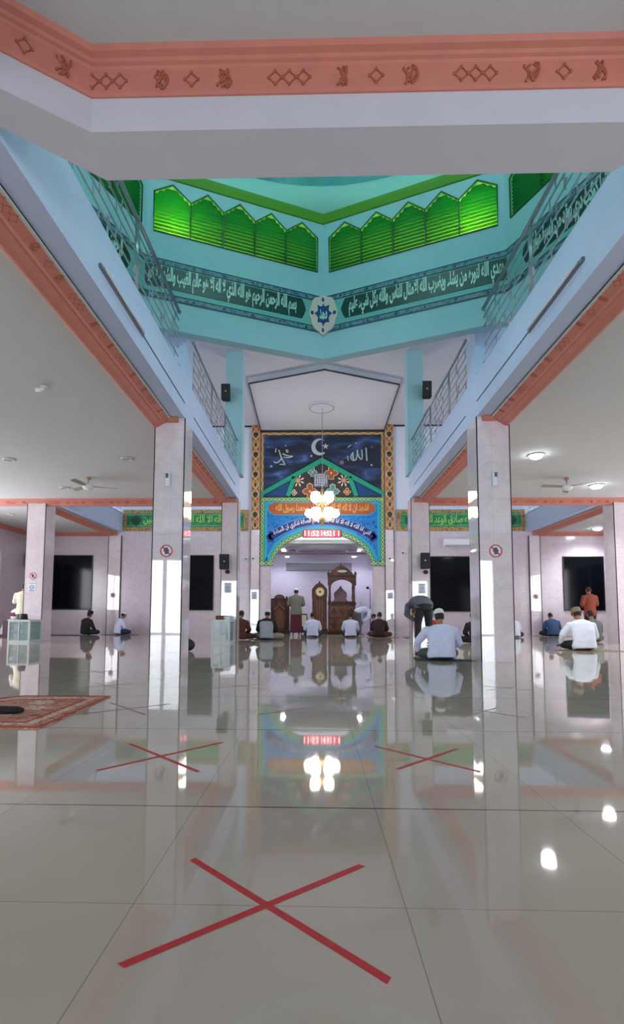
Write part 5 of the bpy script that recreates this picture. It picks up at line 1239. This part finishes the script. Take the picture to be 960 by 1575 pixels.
def person(x, y, label, pose, shirt, lower, face=0.0, headwear='none', capm=None, s_=1.0, lean=0.0, wide=1.0, shortsl=False, arm='lap', yoke=None, knees=None, bowh=.0, seatz=0.012, hairm=HAIR, turn=0.0):
    """face: heading angle, 0 looks towards +y (away from the viewer)"""
    t = thing('person', label, 'person', (x, y, seatz)); t.rotation_euler = (0, 0, 0)
    Rz = Matrix.Rotation(face, 3, 'Z'); base = Vector((x, y, seatz))
    T = lambda p: base + Rz @ (Vector(p)*s_)
    body, top, low = MB(), MB(), MB()
    ex = Rz @ Vector((1, 0, 0))
    def torso(mb, secs, infl): mb.loft([(T(c), (a*wide+infl)*s_, (b+infl)*s_) for c, a, b in secs], 24, tuple(ex))
    if pose == 'seated':
        L = lean
        tor = [((0, 0, .02), .15, .11), ((0, .01, .08), .185, .15), ((0, -.01, .2), .165, .125), ((0, -.01+.15*L, .36), .17, .12), ((0, .01+.34*L, .49), .195, .105), ((0, .02+.42*L, .55), .17, .085), ((0, .03+.46*L, .59), .09, .065)]
        torso(body, tor, -.012)
        nk = [(0, .03+.46*L, .57), (0, .06+.62*L, .66)]; limb(body, [T(p) for p in nk], [.058*s_, .052*s_])
        hc = Vector((0+turn*.04, .085+.70*L, .745-.03*L)); f = Vector((turn, 1, -.25-.9*L)).normalized(); u = Vector((0, .25+.9*L, 1)).normalized()
        kx = knees or .36
        for q in (-1, 1):
            hip, knee, ank = (q*.10, .04, .10), (q*kx, .27, .10), (-q*.03, .36, .06)
            limb(body, [T(hip), T(((q*(.1+kx)/2), .16, .105)), T(knee)], [.085*s_, .078*s_, .055*s_]); limb(body, [T(knee), T((q*kx*.5, .34, .07)), T(ank)], [.052*s_, .05*s_, .035*s_])
            limb(low, [T(hip), T(((q*(.1+kx)/2), .16, .105)), T(knee)], [.085*s_, .078*s_, .058*s_], .022); limb(low, [T(knee), T((q*kx*.5, .34, .075)), T((0, .355, .065))], [.052*s_, .05*s_, .045*s_], .018)
            limb(body, [T(ank), T((-q*.10, .33, .04)), T((-q*.15, .30, .035))], [.034*s_, .032*s_, .022*s_], 0, .8)
            sh = (q*.185*wide, .01+.34*L, .51)
            if arm == 'lap': el, wr = (q*(.255*wide), .10+.2*L, .27), (q*.13, .31, .19)
            elif arm == 'floor' and q < 0: el, wr = (q*(.30*wide), .16, .30), (q*.33, .30, .12)
            else: el, wr = (q*(.27*wide), .10+.2*L, .27), (q*.13, .31, .19)
            limb(body, [T(sh), T(el)], [.05*s_, .04*s_]); limb(body, [T(el), T(wr)], [.039*s_, .026*s_])
            hand(body, T(wr), (Rz @ Vector((-q*.5 if arm != 'floor' or q > 0 else 0, .8, -.25))), (0, 0, 1), s_, .5, q)
            sl = [T(sh), T(el)]; limb(top, sl, [.062*s_, .052*s_], .016)
            if not shortsl: limb(top, [T(el), T(Vector(el).lerp(Vector(wr), .85))], [.044*s_, .036*s_], .016)
        torso(low, tor[:3], .012)
        tt = [((0, 0, .025), .17, .14)] + tor[1:]; torso(top, tt, .022)
        if yoke:
            yk = MB(); torso(yk, [((0, .012+.34*L, .50), .196, .106), ((0, .02+.42*L, .552), .172, .087), ((0, .03+.46*L, .592), .094, .068)], .028)
            for q in (-1, 1): limb(yk, [T((q*.185*wide, .01+.34*L, .51)), T((q*.255*wide, .10, .27))], [.066*s_, .056*s_], .018); limb(yk, [T((q*.255*wide, .10, .27)), T((q*.15, .29, .20))], [.046*s_, .038*s_], .018)
    elif pose == 'standing':
        tor = [((0, 0, .84), .16, .11), ((0, 0, .96), .165, .12), ((0, 0, 1.10), .15, .11), ((0, 0, 1.25), .175, .12), ((0, .0, 1.38), .20, .105), ((0, .01, 1.43), .16, .08), ((0, .02, 1.47), .08, .06)]
        torso(body, tor, -.012); limb(body, [T((0, .02, 1.45)), T((0, .04, 1.53))], [.057*s_, .052*s_])
        hc = Vector((0, .06, 1.60)); f = Vector((turn, 1, -.35)).normalized(); u = Vector((0, .35, 1)).normalized()
        for q in (-1, 1):
            limb(body, [T((q*.09, 0, .88)), T((q*.10, .02, .48)), T((q*.10, 0, .09))], [.088*s_, .055*s_, .038*s_])
            body.loft([(T((q*.10, -.05, .035)), .03*s_, .03*s_), (T((q*.105, .04, .035)), .042*s_, .03*s_), (T((q*.11, .13, .025)), .046*s_, .02*s_), (T((q*.11, .18, .02)), .03*s_, .012*s_)], 12, tuple(ex))
            for i in range(5): body.tube([T((q*(.082+.014*i), .16, .018)), T((q*(.08+.0145*i), .205-.006*i, .012))], .009*s_, 6)
            sh, el, wr = (q*.19*wide, 0, 1.385), (q*.25*wide, .02, 1.13), (q*.12, .22, 1.08)
            limb(body, [T(sh), T(el)], [.05*s_, .042*s_]); limb(body, [T(el), T(wr)], [.04*s_, .026*s_]); hand(body, T(wr), Rz @ Vector((-q*.9, .35, .05)), Rz @ Vector((0, 1, .2)), s_, .5, q)
            limb(top, [T(sh), T(el)], [.064*s_, .056*s_], .016)
            if not shortsl: limb(top, [T(el), T(Vector(el).lerp(Vector(wr), .85))], [.046*s_, .036*s_], .018)
        torso(top, [((0, 0, .76), .185, .14), ((0, 0, .85), .185, .14)] + tor[1:], .022)
        if bowh == 1: torso(low, [((0, 0, .10), .19, .14), ((0, 0, .5), .18, .13), ((0, 0, .9), .165, .12), ((0, 0, 1.0), .15, .11)], .018)
        else:
            for q in (-1, 1): limb(low, [T((q*.09, 0, .88)), T((q*.10, .02, .48)), T((q*.10, 0, .10))], [.088*s_, .062*s_, .05*s_], .022)
            torso(low, tor[:2], .018)
    elif pose == 'bowing':
        H = .90
        tor = [((0, -.04, H-.07), .15, .11), ((0, -.02, H+.03), .165, .125), ((0, .12, H+.10), .155, .12), ((0, .28, H+.11), .175, .12), ((0, .42, H+.04), .19, .10), ((0, .48, H-.01), .16, .085), ((0, .53, H-.05), .08, .06)]
        torso(body, tor, -.012); limb(body, [T((0, .52, H-.04)), T((0, .60, H-.10))], [.057*s_, .052*s_])
        hc = Vector((turn*.05, .66, H-.15)); f = Vector((turn, .55, -.9)).normalized(); u = Vector((0, .9, .55)).normalized()
        for q in (-1, 1):
            limb(body, [T((q*.09, -.03, H-.04)), T((q*.13, .02, .47)), T((q*.15, -.02, .09))], [.09*s_, .056*s_, .038*s_])
            body.loft([(T((q*.15, -.06, .035)), .03*s_, .03*s_), (T((q*.155, .04, .035)), .042*s_, .03*s_), (T((q*.16, .14, .025)), .046*s_, .02*s_), (T((q*.16, .18, .02)), .03*s_, .012*s_)], 12, tuple(ex))
            for i in range(5): body.tube([T((q*(.135+.012*i), .15, .018)), T((q*(.133+.0125*i), .205-.006*i, .012))], .009*s_, 6)
            sh, el, wr = (q*.19*wide, .42, H+.02), (q*.24*wide, .33, H-.22), (q*.15, .14, H-.36)
            limb(body, [T(sh), T(el)], [.05*s_, .042*s_]); limb(body, [T(el), T(wr)], [.04*s_, .026*s_]); hand(body, T(wr), Rz @ Vector((0, -.3, -1)), Rz @ Vector((0, 1, 0)), s_, .5, q)
            limb(top, [T(sh), T(el)], [.064*s_, .056*s_], .018)
            if not shortsl: limb(top, [T(el), T(Vector(el).lerp(Vector(wr), .85))], [.046*s_, .036*s_], .016)
            limb(low, [T((q*.09, -.03, H-.04)), T((q*.13, .02, .47)), T((q*.15, -.02, .10))], [.092*s_, .066*s_, .05*s_], .022)
        torso(top, tor, .026); torso(low, [((0, -.05, H-.12), .14, .11), ((0, -.03, H-.02), .16, .125), ((0, .02, H+.05), .15, .11)], .02)
    f = Rz @ f; u = Rz @ u; hcw = T(hc); head(body, hcw, f, u, s_)
    bo = bake(body, 'body', SKIN, t, .0095, 3)
    bake(low, {'seated': 'trousers', 'standing': 'sarong' if bowh == 1 else 'trousers', 'bowing': 'trousers'}[pose], lower, t, .016, 4)
    so = bake(top, 'shirt', shirt, t, .014, 5)
    if yoke: bake(yk, 'dark_shoulders_and_sleeves', yoke, so, .014, 3)
    dress_head(t, bo, hcw, f, u, headwear, hairm, capm, s_)
    return t
def cloth(name, c): return mat(name, c, .85, noise=.05, nscale=14)
SHW = cloth('shirt_white', (204, 208, 236)); SHW2 = cloth('shirt_bright_white', (222, 230, 242)); BK = cloth('cloth_black', (24, 24, 28)); GY = cloth('cloth_grey', (160, 166, 176)); OLV = cloth('cloth_olive_grey', (112, 112, 104))
MAR = cloth('cloth_maroon', (84, 30, 44)); DKM = cloth('cloth_dark_maroon', (50, 26, 30)); BLU = cloth('cloth_blue', (54, 80, 122)); SLT = cloth('cloth_slate', (88, 90, 98)); ORG = cloth('cloth_rust', (140, 66, 44)); NVY = cloth('cloth_navy', (32, 38, 66))
BRO = cloth('cloth_brown', (86, 50, 44)); KHK = cloth('cloth_khaki', (150, 142, 124)); GRN = cloth('cloth_dark_green', (62, 80, 66)); LGG = cloth('cloth_grey_green', (112, 124, 120)); REDC = cloth('cloth_red', (158, 40, 50)); CRM = cloth('cloth_cream', (206, 200, 178))
CAPW = mat('cap_white', (222, 224, 226), .8); CAPB = mat('cap_black', (20, 20, 24), .7); CAPT = mat('cap_brown', (120, 98, 76), .8)
person(2.12, 9.02, 'man in white shirt and white cap seated before the front right column, back to viewer', 'seated', SHW, GRN, .05, 'kopiah', CAPW, .98, .06, 1.26, arm='floor', knees=.30)
person(5.86, 11.75, 'large man in bright white shirt and brown cap seated at right, leaning forward', 'seated', SHW2, BK, .05, 'hat', CAPT, 1.08, .25, 1.22, arm='floor', knees=.30)
person(-1.52, 16.3, 'man in grey shirt with black sleeves and white cap seated left of the niche', 'seated', GY, KHK, -.1, 'kopiah', CAPW, 1.06, .10, 1.05, yoke=BK, knees=.42)
person(-.115, 18.5, 'man in white shirt seated before the standing clock', 'seated', SHW, NVY, 0, 'none', None, 1.0, .10, 1.05, knees=.25)
person(1.22, 18.65, 'man in white shirt seated before the pulpit', 'seated', SHW, NVY, 0, 'none', None, 1.0, .08, 1.05, knees=.25)
person(2.18, 18.45, 'man in dark maroon batik shirt seated right of the pulpit', 'seated', DKM, BRO, -.25, 'none', None, 1.03, .22, 1.05)
person(-.74, 19.8, 'prayer leader in olive shirt, maroon sarong and white cap standing before the niche', 'standing', OLV, MAR, 0, 'kopiah', CAPW, 1.02, 0, 1.1, bowh=1)
person(1.62, 20.3, 'bowing man in white shirt right of the pulpit, seen from the side', 'bowing', SHW, SLT, -1.25, 'none', None, .96)
person(2.82, 13.95, 'man in grey shirt and black trousers bending down before the right nave column', 'bowing', SLT, BK, .12, 'none', None, 1.12, 0, 1.25)
person(3.62, 16.6, 'person in red shirt seated behind the bending man', 'seated', REDC, BK, .1, 'none', None, 1.0, .1)
person(4.42, 14.7, 'person in black half hidden behind the front right column', 'seated', BK, BK, .1, 'none', None, 1.0, .25, 1.1)
person(7.05, 19.0, 'person in white half hidden right of the front right column', 'seated', SHW2, NVY, .0, 'kopiah', CAPW, .98, .45)
person(8.98, 20.3, 'man in blue shirt seated by the wall at right', 'seated', BLU, NVY, -.1, 'none', None, 1.04, .30, 1.1)
person(9.0, 17.6, 'man in rust coloured shirt standing before the far right dark window', 'standing', ORG, BK, .1, 'none', None, 1.0, 0, 1.0, hairm=mat('hair_brown', (70, 40, 30), .8))
person(8.13, 15.7, 'person in grey green shirt seated at the right outer column', 'seated', LGG, SLT, .1, 'none', None, 1.08, .1)
person(9.05, 16.2, 'person in purple clothes at the right photo edge behind the outer column', 'seated', MPUR, MPUR, 0, 'none', None, 1.0, .1) if False else None
person(-8.62, 19.65, 'man in black with black cap seated by the dark window at left', 'seated', BK, BK, -.5, 'songkok', CAPB, 1.02, .12, 1.05)
person(-7.55, 20.1, 'man in white shirt and white cap with navy sarong seated at left wall corner', 'seated', SHW, NVY, -.75, 'kopiah', CAPW, 1.0, .18, 1.0)
person(-2.36, 16.2, 'person in brown half hidden behind the left nave column', 'seated', BRO, BRO, -.2, 'none', None, 1.05, .2, 1.1)
person(-8.98, 16.0, 'man in cream shirt standing behind the far left outer column', 'standing', CRM, SLT, .2, 'none', None, .98, 0, 1.0, shortsl=True)
person(-10.75, 18.1, 'figure in white seated at the left photo edge', 'seated', SHW2, SHW2, -.4, 'kopiah', CAPW, .95, .55)
t = thing('small_stand', 'small dark open stand with cream cloth right of the prayer leader', 'stand', (-.49, 22.0, 0))
MB().box(-.62, -.36, 21.95, 22.2, .78, .83).obj('top', WOODD, t)
for x in (-.605, -.375):
    for y in (21.965, 22.185): MB().tube([(x, y, 0), (x, y, .78)], .016, 8).obj('leg', WOODD, t, smooth=True)
MB().box(-.62, -.36, 21.95, 22.2, .05, .30).obj('lower_box', SPK, t)
MB().box(-.58, -.44, 21.94, 21.955, .30, .78).obj('hanging_cloth', CRM, t)
